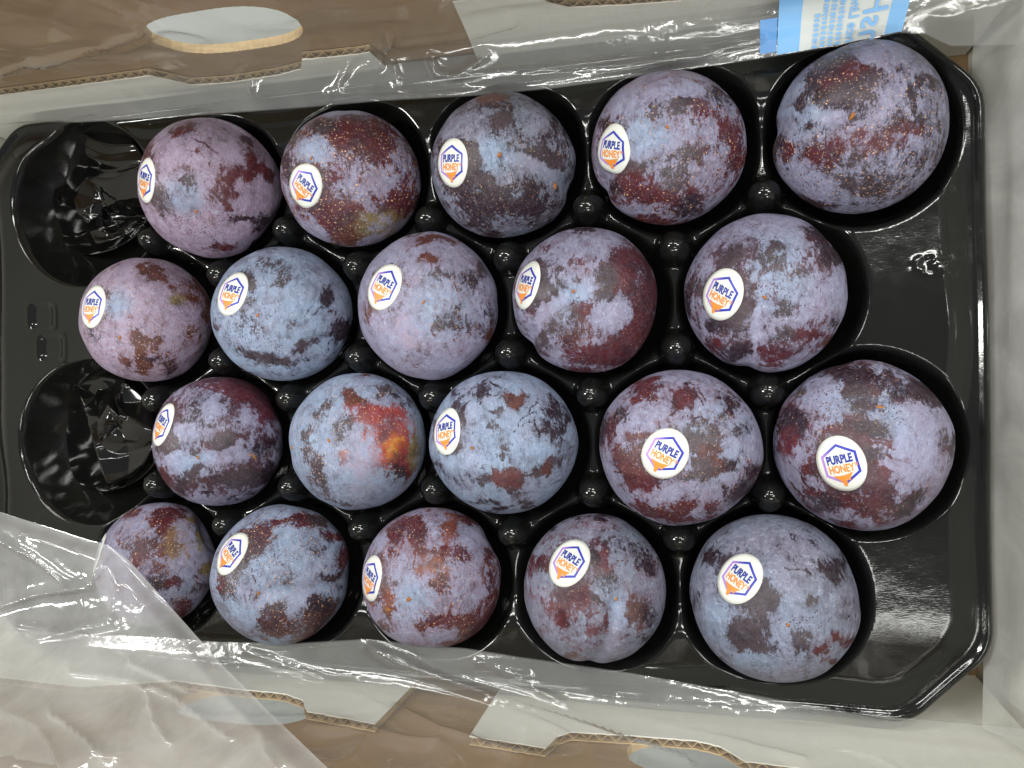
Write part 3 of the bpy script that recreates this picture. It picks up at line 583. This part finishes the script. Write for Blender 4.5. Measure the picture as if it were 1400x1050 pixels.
# --- flat sticker artwork in millimetres (x right, y up)
def text_verts(body, size, sx, off, yoff):
    cu = bpy.data.curves.new('t', 'FONT'); cu.body = body; cu.size = size; cu.align_x = 'CENTER'
    cu.offset = off; cu.resolution_u = 3
    o = bpy.data.objects.new('t', cu); COL.objects.link(o)
    me = bpy.data.meshes.new_from_object(o.evaluated_get(bpy.context.evaluated_depsgraph_get()))
    bm = bmesh.new(); bm.from_mesh(me); bmesh.ops.triangulate(bm, faces=bm.faces[:])
    V = np.array([q.co[:2] for q in bm.verts]); Fc = [tuple(x.index for x in p.verts) for p in bm.faces]; bm.free()
    bpy.data.objects.remove(o); bpy.data.curves.remove(cu); bpy.data.meshes.remove(me)
    V[:, 0] -= (V[:, 0].min() + V[:, 0].max()) / 2
    V[:, 0] *= sx; V[:, 1] += yoff
    return V, Fc
T1, TF1 = text_verts('PURPLE', 4.3, .68, .20, .55)
T2, TF2 = text_verts('HONEY', 4.1, .68, .15, -3.05)
T3, TF3 = text_verts('®', 2.0, .8, .02, -1.5); T3[:, 0] += T2[:, 0].max() + .75
BLUE_INK = np.array([.020, .030, .34]); PURP_INK = np.array([.36, .20, .55]); ORG_INK = np.array([.66, .225, .035]); NAVY = np.array([.018, .032, .25])
def hexring():
    R0, R1 = 6.6, 7.7
    V, Fc, Cc = [], [], []
    for k in range(6):
        a0, a1 = math.radians(90 + 60 * k), math.radians(90 + 60 * (k + 1))
        for j in range(9):
            s = j / 8
            for R in (R0, R1):
                x = R * (math.cos(a0) * (1 - s) + math.cos(a1) * s); y = R * (math.sin(a0) * (1 - s) + math.sin(a1) * s) * 1.03
                V.append((x, y)); u = sstep(-6, 1, np.array(x + y * .35)); Cc.append(PURP_INK * (1 - u) + BLUE_INK * u)
        b = 18 * k
        Fc += [(b + 2 * j, b + 2 * j + 1, b + 2 * j + 3, b + 2 * j + 2) for j in range(8)]
    return np.array(V), Fc, np.array(Cc)
HX = hexring()
def drip():
    out = [(-4.6, -4.0), (-2.4, -4.25), (0, -4.2), (2.6, -3.75), (4.4, -3.35), (3.2, -4.6), (2.7, -5.3), (2.4, -6.2), (1.9, -6.5), (1.4, -6.2), (1.15, -5.75), (.75, -6.0), (.55, -7.4), (.3, -8.3), (-.3, -8.75), (-1.0, -8.5), (-1.25, -7.6), (-1.4, -6.9), (-2.2, -6.1), (-3.4, -5.1)]
    bm = bmesh.new(); vs = [bm.verts.new((x, y, 0)) for x, y in out]; bm.faces.new(vs)
    bmesh.ops.triangulate(bm, faces=bm.faces[:]); 
    V = np.array([q.co[:2] for q in bm.verts]); Fc = [tuple(x.index for x in p.verts) for p in bm.faces]; bm.free()
    V[:, 0] *= .86
    return V, Fc
DR = drip()
def disc():
    V, Fc = [(0, 0)], []
    n, rings = 48, 7
    for r in range(1, rings + 1):
        for k in range(n):
            a = 2 * math.pi * k / n; V.append((9.3 * r / rings * math.cos(a), 10.9 * r / rings * math.sin(a)))
    for k in range(n): Fc.append((0, 1 + k, 1 + (k + 1) % n))
    for r in range(1, rings):
        b = 1 + (r - 1) * n; c = b + n
        Fc += [(b + k, c + k, c + (k + 1) % n, b + (k + 1) % n) for k in range(n)]
    return np.array(V), Fc
DISC = disc()

def build_plum(i, P):
    x0, y0, sc = P['crop']; L, R_, T_, B_ = P['bb']
    a0, a1 = math.atan((x0 + L / sc - 700) / F), math.atan((x0 + R_ / sc - 700) / F)
    b0, b1 = math.atan((525 - y0 - B_ / sc) / F), math.atan((525 - y0 - T_ / sc) / F)
    am, bm_, ah, bh = (a0 + a1) / 2, (b0 + b1) / 2, (a1 - a0) / 2, (b1 - b0) / 2
    px, py = 700 + F * math.tan(am), 525 - F * math.tan(bm_)
    r = .031
    for _ in range(6):
        c = at_z(px, py, ZC - .0335 + min(r, .0345) + .0)
        q = (c - CAM) @ ROT
        rx = math.sin(ah) * math.hypot(q[0], q[2]); ry = math.sin(bh) * math.hypot(q[1], q[2]); r = (rx + ry) / 2
    # view aligned axes of this plum
    zc = (CAM - c) / np.linalg.norm(CAM - c)
    xc = ROT[:, 0] - zc * (ROT[:, 0] @ zc); xc /= np.linalg.norm(xc); yc = np.cross(zc, xc)
    A = np.stack([xc, yc, zc], 1)                     # local -> world
    pcx, pcy = (L + R_) / 2, (T_ + B_) / 2; hw, hh = (R_ - L) / 2, (B_ - T_) / 2
    def disc_uv(x, y): return (x - pcx) / hw, (pcy - y) / hh
    def dir_of(x, y):
        u, v_ = disc_uv(x, y); k = math.hypot(u, v_)
        if k > .995: u, v_ = u / k * .995, v_ / k * .995
        return np.array([u, v_, math.sqrt(max(0, 1 - u * u - v_ * v_))])
    pole = dir_of(*P['pole']) if P['pole'] else np.array([.5, -.4, .77])
    gx_, gy_, gd = P['grv']
    g = np.array([gx_, -gy_, 0.0]); g -= pole * (g @ pole); g /= np.linalg.norm(g); g2 = np.cross(pole, g)
    dents = [(dir_of(x, y), d, wd) for (x, y, d, wd) in P['dents']]
    def radius(D):
        """surface radius factor for unit directions in view axes"""
        ca = D @ pole; a = np.arccos(np.clip(ca, -1, 1)); s1 = D @ g; s2 = D @ g2
        out = np.ones(len(D))
        out += .022 * vnoise(D * 1.5 + i * 3.1, i) + .011 * vnoise(D * 3.4 + i * 5.7, i + 40) + .0022 * vnoise(D * 9 + i, i + 80)
        fwd = sstep(-.05, .12, s1)
        out -= gd * 1.25 * np.exp(-(s2 / .14) ** 2) * fwd * sstep(2.5, 1.2, a)
        out -= (.035 if P['pole'] else 0) * np.exp(-(a / .17) ** 2)
        for (dd, dep, wd) in dents:
            an = np.arccos(np.clip(D @ dd, -1, 1)); out -= dep * np.exp(-(an / wd) ** 2)
        return out
    scl = np.array([rx, ry, .955 * min(rx, ry)])
    def surf(D, off=0.0):
        p = D * radius(D)[:, None] * scl
        if off: p = p + off * D
        return p @ A.T
    D = ICO_V
    front = D[:, 2] > -.35
    u, v_ = D[:, 0], D[:, 1]
    wob = np.c_[vnoise(D * 7, 3 + i), vnoise(D * 7, 30 + i)] * .04 + np.c_[vnoise(D * 18, 5 + i), vnoise(D * 18, 50 + i)] * .03 + np.c_[vnoise(D * 42, 6 + i), vnoise(D * 42, 60 + i)] * .022
    uu, vv = u + wob[:, 0], v_ + wob[:, 1]
    cn = .6 * vnoise(D * 11, 71 + i) + .5 * vnoise(D * 25, 72 + i)
    bald = np.full(len(D), P['bias']); skin = np.tile(np.array(P['skin']), (len(D), 1)); bloom = np.tile(np.array(P['bloom']), (len(D), 1))
    speck = np.full(len(D), -.12); lent = np.full(len(D), P['lent'] * .8)
    def q_of(x, y, rx_, ry_, ang, U, V_):
        bu, bv = disc_uv(x, y); ca, sa = math.cos(math.radians(ang)), math.sin(math.radians(ang))
        du, dv = U - bu, -(V_ - bv)                    # dv downwards as in the picture
        X_, Y_ = du * ca + dv * sa, -du * sa + dv * ca
        return np.hypot(X_ / (rx_ / hw), Y_ / (ry_ / hh))
    vis = sstep(-.15, .05, D[:, 2])
    for b in P['blobs']:
        x, y, rx_, ry_, ang, col = b[:6]; s = b[6] if len(b) > 6 else .36
        q = q_of(x, y, rx_, ry_, ang, uu, vv)
        if s < 0:
            bald += s * (1 - sstep(.5, 1.3, q)) * vis
        else:
            k = (1 - sstep(.10, 1.7, q)) * vis
            bald += (s * .75 - P['bias'] * .25) * k
            kk = (1 - sstep(.6, 1.5, q + .28 * cn)) * vis
            skin = skin * (1 - kk[:, None]) + np.array(col) * kk[:, None]
    bald += .05 * (1 - vis) 
    bx, by, br = P['blue']
    kb = (1 - sstep(.3, 1.25, q_of(bx, by, br, br, 0, u, v_))) * vis * .85
    bloom = bloom * (1 - kb[:, None]) + np.array(BLU) * kb[:, None]
    for (x, y, rx_, ry_) in P['specks']:
        speck += .42 * (1 - sstep(.5, 1.2, q_of(x, y, rx_, ry_, 0, uu, vv))) * vis
    for (xa, ya, xb, yb) in P['cracks']:
        ua, va = disc_uv(xa, ya); ub, vb = disc_uv(xb, yb)
        d = np.array([ub - ua, vb - va]); ln = np.linalg.norm(d) + 1e-9; d /= ln
        s = (u - ua) * d[0] + (v_ - va) * d[1]; e = -(u - ua) * d[1] + (v_ - va) * d[0]
        e = e + .012 * np.sin(s * 25) + .25 * wob[:, 0]
        k = np.exp(-(e / .009) ** 2) * (s > 0) * (s < ln) * (D[:, 2] > 0)
        bald += .30 * k
    for (x, y, rx_, ry_) in P.get('rings', []):
        q = q_of(x, y, rx_, ry_, 0, u + wob[:, 0] * .15, v_ + wob[:, 1] * .15)
        bald += (.17 * np.exp(-((q - 1) / .15) ** 2) + .05 * (q < 1)) * (D[:, 2] > 0)
    if P['stick']:                      # less bloom and greyer skin round the sticker, shifted slightly right
        an = np.arccos(np.clip(D @ dir_of(P['stick'][0] + 10, P['stick'][1]), -1, 1))
        k = 1 - sstep(.30, .43, an + .05 * cn)
        bald += .17 * k; skin = skin * (1 - .6 * k[:, None]) + .6 * np.array(GRY) * k[:, None]
    # thicker untouched bloom along the seam
    if gd > .02:
        s1, s2 = D @ g, D @ g2
        bald -= .16 * np.exp(-(s2 / .07) ** 2) * sstep(.02, .1, s1) * (D[:, 2] > 0)
    o = mesh_obj('plum', surf(D), ICO_F, M['plum'], None, True, dict(bald=bald, skin=skin, bloom=bloom, speck=speck, lent=lent))
    o.location = c
    tag(o, LABELS[i], 'plum', 'plums in the pockets of the black tray')
    # stem mark
    def stem_at(x, y, sz):
        n = dir_of(x, y); p = surf(n[None], .0)[0]
        a_ = A @ n
        t1 = np.cross(a_, [0.2, 1, .1]); t1 /= np.linalg.norm(t1); t2 = np.cross(a_, t1)
        k = 1 + .45 * vnoise(SMALL_V * 2.2, i + 7)
        ang = rng.uniform(0, 3.1); ca, sa = math.cos(ang), math.sin(ang)
        V = SMALL_V * k[:, None]
        V = (V[:, :1] * (t1 * ca + t2 * sa) * sz * .62 + V[:, 1:2] * (-t1 * sa + t2 * ca) * sz * 1.05 + V[:, 2:] * a_ * sz * .5)
        mesh_obj('stem_scar', V + p, SMALL_F, M['stem'], o)
    if P['pole']: stem_at(*P['pole'], .00085 if i not in (2, 4, 14, 17) else .00115)
    if 'stem2' in P: stem_at(*P['stem2'], .0009)
    if i == 2: stem_at(900, 665, .0014)
    # sticker wrapped on the skin
    if P['stick']:
        sx, sy, ux, uy = P['stick']
        n = dir_of(sx, sy); uu2 = np.array([ux, -uy]) / math.hypot(ux, uy)
        nz = max(n[2], .18)
        e2 = np.array([uu2[0], uu2[1], -(uu2[0] * n[0] + uu2[1] * n[1]) / nz]); e2 -= n * (e2 @ n); e2 /= np.linalg.norm(e2); e1 = np.cross(e2, n)
        if False: pass
        rad = float(np.mean(scl))
        def wrap(V2, off):
            V2 = V2 * .00089; rr = np.linalg.norm(V2, axis=1) + 1e-12; th = rr / rad
            tang = (V2[:, :1] * e1 + V2[:, 1:] * e2) / rr[:, None]
            Dd = n * np.cos(th)[:, None] + tang * np.sin(th)[:, None]
            return surf(Dd, off)
        V2, Fc = DISC
        Vs = wrap(V2, .00015)
        rim = wrap(V2[-48:] * 1.001, .00003); nb = len(Vs)
        Fr = [(nb - 48 + k, nb + k, nb + (k + 1) % 48, nb - 48 + (k + 1) % 48) for k in range(48)]
        st = mesh_obj('sticker', np.r_[Vs, rim], Fc + Fr, M['paper'], o)
        hv, hf, hc = HX
        mesh_obj('hexagon_border', wrap(hv, .00022), hf, M['ink'], st, True, dict(ink=hc))
        dv, df_ = DR
        mesh_obj('honey_drip', wrap(dv, .00030), df_, M['ink'], st, True, dict(ink=np.tile(ORG_INK, (len(dv), 1))))
        n1, n2 = len(T1), len(T2)
        tv = np.r_[T1, T2, T3]; tf = TF1 + [tuple(a + n1 for a in q) for q in TF2] + [tuple(a + n1 + n2 for a in q) for q in TF3]
        ic = np.r_[np.tile(NAVY, (n1, 1)), np.tile(ORG_INK, (n2 + len(T3), 1))]
        mesh_obj('lettering', wrap(tv, .00026), tf, M['ink'], st, True, dict(ink=ic))
    return o
for i, P in enumerate(PLUMS): build_plum(i, P)

# ------------------------------------------------------------------ clear plastic liner bag
liner = bpy.data.objects.new('plastic_liner', None); COL.objects.link(liner)
tag(liner, 'wrinkled clear plastic liner bag draped over the box walls around the tray', 'liner')
def crease(P, lines):
    """sharp ridges along pixel polylines, evaluated on the film's own points"""
    px, py = to_px(P); out = np.zeros(len(P))
    for (pts, h, wd) in lines:
        best = np.full(len(P), 1e9)
        for (xa, ya), (xb, yb) in zip(pts[:-1], pts[1:]):
            dx, dy = xb - xa, yb - ya; L2 = dx * dx + dy * dy
            s = np.clip(((px - xa) * dx + (py - ya) * dy) / L2, 0, 1)
            best = np.minimum(best, np.hypot(px - xa - s * dx, py - ya - s * dy))
        out += h * np.exp(-best / wd)
    return out
def wrinkle(UV, seed, amp, n=26, ex=None):
    r = np.random.default_rng(seed); out = amp * 1.2 * fbm(np.c_[UV * 26, UV[:, :1] * 0], seed, 3)
    lo, hi = UV.min(0), UV.max(0)
    for k in range(n):
        c = lo + r.random(2) * (hi - lo); a = r.uniform(0, math.pi) if ex is None else r.normal(ex[0], ex[1])
        L = r.uniform(.008, .045); wd = r.uniform(.0005, .0024)
        d = UV - c; s = d[:, 0] * math.cos(a) + d[:, 1] * math.sin(a); e = -d[:, 0] * math.sin(a) + d[:, 1] * math.cos(a)
        e = e + .15 * s * s / L
        out += r.choice([-1, 1]) * amp * r.uniform(.3, 1) * np.exp(-np.abs(e) / wd) * np.exp(-(s / L) ** 4)
    return out
def film_wall(name, hem, sec, xs, sgn, mat, seed, amp, lines, parent=liner, nv=90, n=40, hem_z=.005):
    """sheet hanging over a side wall: from the hem (pixels) on the tray up along the wall"""
    H = np.array([at_z(px, py, ZC + hem_z) for px, py in hem])
    hx = np.interp(xs, H[:, 0], H[:, 1])
    t_ = np.linspace(0, 1, nv); Pts = np.zeros((len(xs), nv, 3)); UV = np.zeros((len(xs), nv, 2))
    sy = np.array([s[0] for s in sec]); sz = np.array([s[1] for s in sec])
    for i, x in enumerate(xs):
        yy = np.r_[hx[i], sy]; zz = np.r_[ZC + hem_z, ZC + sz]
        d = np.r_[0, np.cumsum(np.hypot(np.diff(yy), np.diff(zz)))]
        k = d[-1] * t_
        y = np.interp(k, d, yy); z = np.interp(k, d, zz)
        for _ in range(10):
            y[1:-1] = (y[:-2] + y[2:] + 2 * y[1:-1]) / 4; z[1:-1] = (z[:-2] + z[2:] + 2 * z[1:-1]) / 4
        Pts[i, :, 0] = x; Pts[i, :, 1] = y; Pts[i, :, 2] = z; UV[i, :, 0] = x; UV[i, :, 1] = k
    P = Pts.reshape(-1, 3); U = UV.reshape(-1, 2)
    disp = wrinkle(U, seed, amp, n) + crease(P, lines)
    disp = disp + .0042 * np.maximum(0, 1 - 2.0 * np.abs(fbm(np.c_[U[:, :1] * 24, U[:, 1:] * 30, U[:, :1] * 0], seed + 60, 2))) * sstep(.03, .06, U[:, 1])
    fade = sstep(0, .006, U[:, 1]) * .9 + .1
    # push towards the box interior and up
    flat = sstep(.03, .008, U[:, 1])
    P = P + np.c_[0 * disp, -sgn * disp * fade * (1 - .6 * flat), disp * fade * flat]
    lim = (YT - .0012) if sgn > 0 else (YB + .0012)
    P[:, 1] = np.minimum(P[:, 1], lim) if sgn > 0 else np.maximum(P[:, 1], lim)
    return mesh_obj(name, P, grid_faces(len(xs), nv), mat, parent), (Pts, UV, H)
hem_t = [(-60, 170), (60, 166), (110, 166), (250, 158), (400, 147), (530, 136), (660, 129), (760, 119), (850, 107), (930, 95), (1000, 85), (1060, 76), (1150, 61), (1228, 44), (1262, 44), (1300, 62), (1400, 60)]
xs_t = np.linspace(-.262, .219, 420)
lines_t = [([(45, 75), (110, 62), (190, 30)], .003, 4), ([(0, 95), (60, 72), (125, 65)], .0025, 4), ([(465, 118), (480, 82), (495, 65), (525, 62), (535, 45)], .0035, 3.5), ([(530, 45), (545, 60), (640, 48), (700, 30)], .003, 4),
           ([(520, 90), (530, 50), (545, 110)], .003, 3), ([(590, 75), (600, 100), (625, 105), (660, 80)], .0045, 7), ([(625, 105), (700, 95), (800, 92), (950, 78), (1040, 52)], .0030, 3.5),
           ([(450, 128), (600, 122), (760, 108), (900, 90), (1000, 78)], .0022, 4), ([(330, 100), (350, 80), (345, 120)], .002, 5), ([(210, 35), (170, 60), (130, 62)], .002, 5), ([(940, 0), (948, 20), (955, 0)], .003, 2)]
film_t, (PT, UT, HT) = film_wall('film_sheet', hem_t, [(.1290, .009), (.1360, .014), (.1375, .03), (.1378, .07), (.1380, .125)], xs_t, 1, M['film'], 3, .0007, lines_t, n=70)
hem_b = [(-60, 860), (240, 874), (300, 879), (400, 881), (500, 875), (560, 881), (640, 888), (700, 898), (860, 921), (1000, 946), (1220, 986), (1300, 988), (1420, 1000)]
lines_b = [([(500, 876), (540, 905), (660, 948), (860, 1022), (940, 1050)], .0045, 4), ([(510, 880), (600, 925), (680, 965), (800, 1020)], .003, 5), ([(655, 905), (690, 918), (725, 925)], .0025, 3), ([(700, 925), (760, 955), (785, 978)], .0025, 2.5), ([(735, 945), (775, 965)], .002, 2),
           ([(540, 970), (600, 1005), (640, 1020), (700, 1050)], .0035, 6), ([(420, 1000), (600, 1020), (620, 1050)], .002, 4), ([(340, 890), (460, 935), (560, 990)], .0018, 5), ([(660, 900), (780, 908), (900, 932), (1060, 962)], .0018, 4), ([(900, 990), (990, 1010), (1100, 1040)], .002, 5)]
film_b, _ = film_wall('film_sheet', hem_b, [(-.1310, .007), (-.1380, .014), (-.1395, .03), (-.1398, .07), (-.1400, .125)], xs_t, -1, M['film'], 8, .0007, lines_b, n=60)
hem_fold_t = [(x, y + 1.5) for x, y in hem_t]
film_wall('hem_fold', hem_fold_t, [(.1270, .0065), (.1310, .0085)], xs_t, 1, M['film'], 5, .0004, lines_t, n=10, hem_z=.0036, nv=22)
film_wall('hem_fold', [(x, y - 1.5) for x, y in hem_b], [(-.1300, .0050), (-.1335, .0080)], xs_t, -1, M['film'], 6, .0004, lines_b, n=10, hem_z=.0030, nv=22)
# right hand sheet along the end wall
ys = np.linspace(-.139, .137, 300); nv = 60
sec = np.array([(.2035, -.012), (.2085, -.006), (.2150, .012), (.2220, .045), (.2310, .09), (.2370, .125)])
k = np.r_[0, np.cumsum(np.hypot(*np.diff(sec, axis=0).T))]; kk = np.linspace(0, k[-1], nv)
SX, SZ = np.interp(kk, k, sec[:, 0]), np.interp(kk, k, sec[:, 1])
P = np.zeros((len(ys), nv, 3)); P[:, :, 0] = SX; P[:, :, 1] = ys[:, None]; P[:, :, 2] = SZ + ZC
U = np.zeros((len(ys), nv, 2)); U[:, :, 0] = ys[:, None]; U[:, :, 1] = kk
P = P.reshape(-1, 3); U = U.reshape(-1, 2)
d = wrinkle(U, 21, .0009, 44, (.1, .35)) + .0026 * (1 - 1.6 * np.abs(vnoise(np.c_[U[:, :1] * 9, U[:, 1:] * 55, U[:, :1] * 0], 5))) + .001 * fbm(np.c_[U[:, :1] * 30, U[:, 1:] * 90, U[:, :1] * 0], 6, 3)
P[:, 0] = np.minimum(P[:, 0] - d, XR - .0045 + .16 * np.maximum(0, P[:, 2] - .02))
mesh_obj('film_sheet', P, grid_faces(len(ys), nv), M['film_side'], liner)

# hazy flap folded over the lower left corner
edge = [(-90, 664), (0, 700), (70, 722), (128, 740), (150, 746), (178, 768), (230, 826), (300, 905), (370, 975), (450, 1052), (540, 1140)]
E_ = np.array(edge, float); ek = np.r_[0, np.cumsum(np.hypot(*np.diff(E_, axis=0).T))]
ns, nt = 210, 190
es = np.linspace(0, ek[-1], ns); EX, EY = np.interp(es, ek, E_[:, 0]), np.interp(es, ek, E_[:, 1])
BX, BY = -300 + (es / ek[-1]) * 380, 900 + (es / ek[-1]) * 520
tt = np.linspace(0, 1, nt)
PX = EX[:, None] * (1 - tt) + BX[:, None] * tt; PY = EY[:, None] * (1 - tt) + BY[:, None] * tt
zf = .035 + .055 * sstep(800, 1080, PY) + .004 * sstep(0, .06, tt)[None, :]
P = np.stack([at_z(a, b, ZC + c_) for a, b, c_ in zip(PX.ravel(), PY.ravel(), zf.ravel())])
U = P[:, :2].copy()
lines_f = [([(0, 830), (60, 810), (130, 800), (152, 760), (145, 745)], .0045, 5), ([(150, 748), (165, 800), (160, 850), (60, 870)], .003, 6), ([(105, 915), (180, 925), (240, 945), (320, 1000)], .0045, 7), ([(75, 970), (120, 1005), (150, 1030)], .004, 6),
           ([(205, 935), (215, 985), (235, 1010)], .003, 5), ([(180, 905), (260, 940)], .003, 4), ([(0, 735), (50, 760), (100, 800)], .003, 6), ([(30, 850), (90, 860), (160, 840)], .003, 4), ([(370, 1020), (385, 1040), (380, 1060)], .003, 4), ([(0, 960), (60, 990), (90, 1050)], .003, 8), ([(290, 900), (340, 960), (420, 1040)], .0015, 10)]
d = wrinkle(U, 33, .0011, 70) + crease(P, lines_f) + .003 * fbm(np.c_[U * 16, U[:, :1] * 0], 12, 3)
fade = (sstep(0, .05, tt)[None, :] * np.ones((ns, 1))).ravel()
P[:, 2] += np.maximum(d * fade, -.004)
mesh_obj('film_flap', P, grid_faces(ns, nt), M['flap'], liner)

# printed panel on the top sheet
def on_film(px, py, off):
    """point on the top sheet seen at a place, by search over the sheet's own grid"""
    return None
tx, ty = to_px(PT.reshape(-1, 3)); TXg = tx.reshape(PT.shape[:2]); TYg = ty.reshape(PT.shape[:2])
co = np.array([v_.co[:] for v_ in film_t.data.vertices]).reshape(PT.shape)
def film_point(x, kf):
    """x along the box, kf in grid units up the sheet -> point on the sheet"""
    ii = np.clip((x - xs_t[0]) / (xs_t[1] - xs_t[0]), 0, len(xs_t) - 1.001); i0 = ii.astype(int); a = (ii - i0)[:, None]
    kf = np.clip(kf, 0, PT.shape[1] - 1.001); j0 = kf.astype(int); b = (kf - j0)[:, None]
    return (co[i0, j0] * (1 - a) + co[i0 + 1, j0] * a) * (1 - b) + (co[i0, j0 + 1] * (1 - a) + co[i0 + 1, j0 + 1] * a) * b
def lean(x, k_): return x + (.0008 + .0050 * (x - xa) / (xd - xa)) * k_ / 22
def film_patch(name, x0, x1, k0, k1, mat, parent, off, nx=24, nk=40):
    A_, B_ = np.meshgrid(np.linspace(x0, x1, nx), np.linspace(k0, k1, nk), indexing='ij')
    Pp = film_point(lean(A_.ravel(), B_.ravel()), B_.ravel()) + np.array([0, -off, off])
    return mesh_obj(name, Pp, grid_faces(nx, nk), mat, parent)
def hem_x(px, py): return float(at_z(px, py, ZC + .005)[0])
xa, xb, xc_, xd = hem_x(1062, 76), hem_x(1092, 70), hem_x(1208, 48), hem_x(1232, 44)
KTOP = 42
lab = film_patch('printed_label', xb, xc_, 0.3, KTOP, M['label_white'], liner, .0004)
film_patch('blue_bar', xa, xb, 0.3, KTOP, M['blue'], lab, .0004, 8)
film_patch('blue_bar', xc_, xd, 0.3, KTOP, M['blue'], lab, .0004, 8)
film_patch('blue_bar', xa - .0062, xa - .0003, 1.0, 9, M['dark_blue'], lab, .0004, 8, 12)
def film_text(body, size, xbase, k_start, per, sx=1.0):
    """mirrored lettering running up the sheet; glyph height goes along +x"""
    V, Fc = text_verts(body, size, 1.0, .0 if size < 4 else .12, 0)
    V[:, 0] -= V[:, 0].min()
    Pp = film_point(lean(xbase + V[:, 1] * .001, k_start + V[:, 0] * per * sx), k_start + V[:, 0] * per * sx) + np.array([0, -.0008, .0008])
    return mesh_obj('lettering', Pp, Fc, M['letter_blue'], lab)
dk = float(UT[200, 1, 1] - UT[200, 0, 1]) * 1000     # millimetres per grid step up the sheet
per = 1 / dk
W_ = xc_ - xb
film_text('insHi', 11.5, xb + W_ * .70, -2.5, per)
film_text('nce Liner', 4.6, xb + W_ * .545, .6, per)
for n_, (fx, s_) in enumerate(((.43, 'protection against'), (.34, 'your plums to keep in'), (.25, 'Item. Use by the packer'), (.17, 'plast. commercial use'), (.09, 'honey'))):
    pass
for fx, L_ in ((.42, 26), (.33, 27), (.24, 25), (.15, 8)):
    # small print too fine to read: rows of tiny strokes
    V, Fc = [], []; k_ = .5; r = np.random.default_rng(int(fx * 100))
    while k_ < .5 + L_:
        wl = r.uniform(.5, 1.3)
        q = len(V); V += [(0, k_), (1.9 * r.uniform(.7, 1), k_), (1.9 * r.uniform(.7, 1), k_ + wl * .62), (0, k_ + wl * .62)]; Fc.append((q, q + 1, q + 2, q + 3)); k_ += wl
    V = np.array(V); Pp = film_point(lean(xb + W_ * fx + V[:, 0] * .001, V[:, 1]), V[:, 1]) + np.array([0, -.0008, .0008])
    mesh_obj('small_print', Pp, Fc, M['letter_blue'], lab)
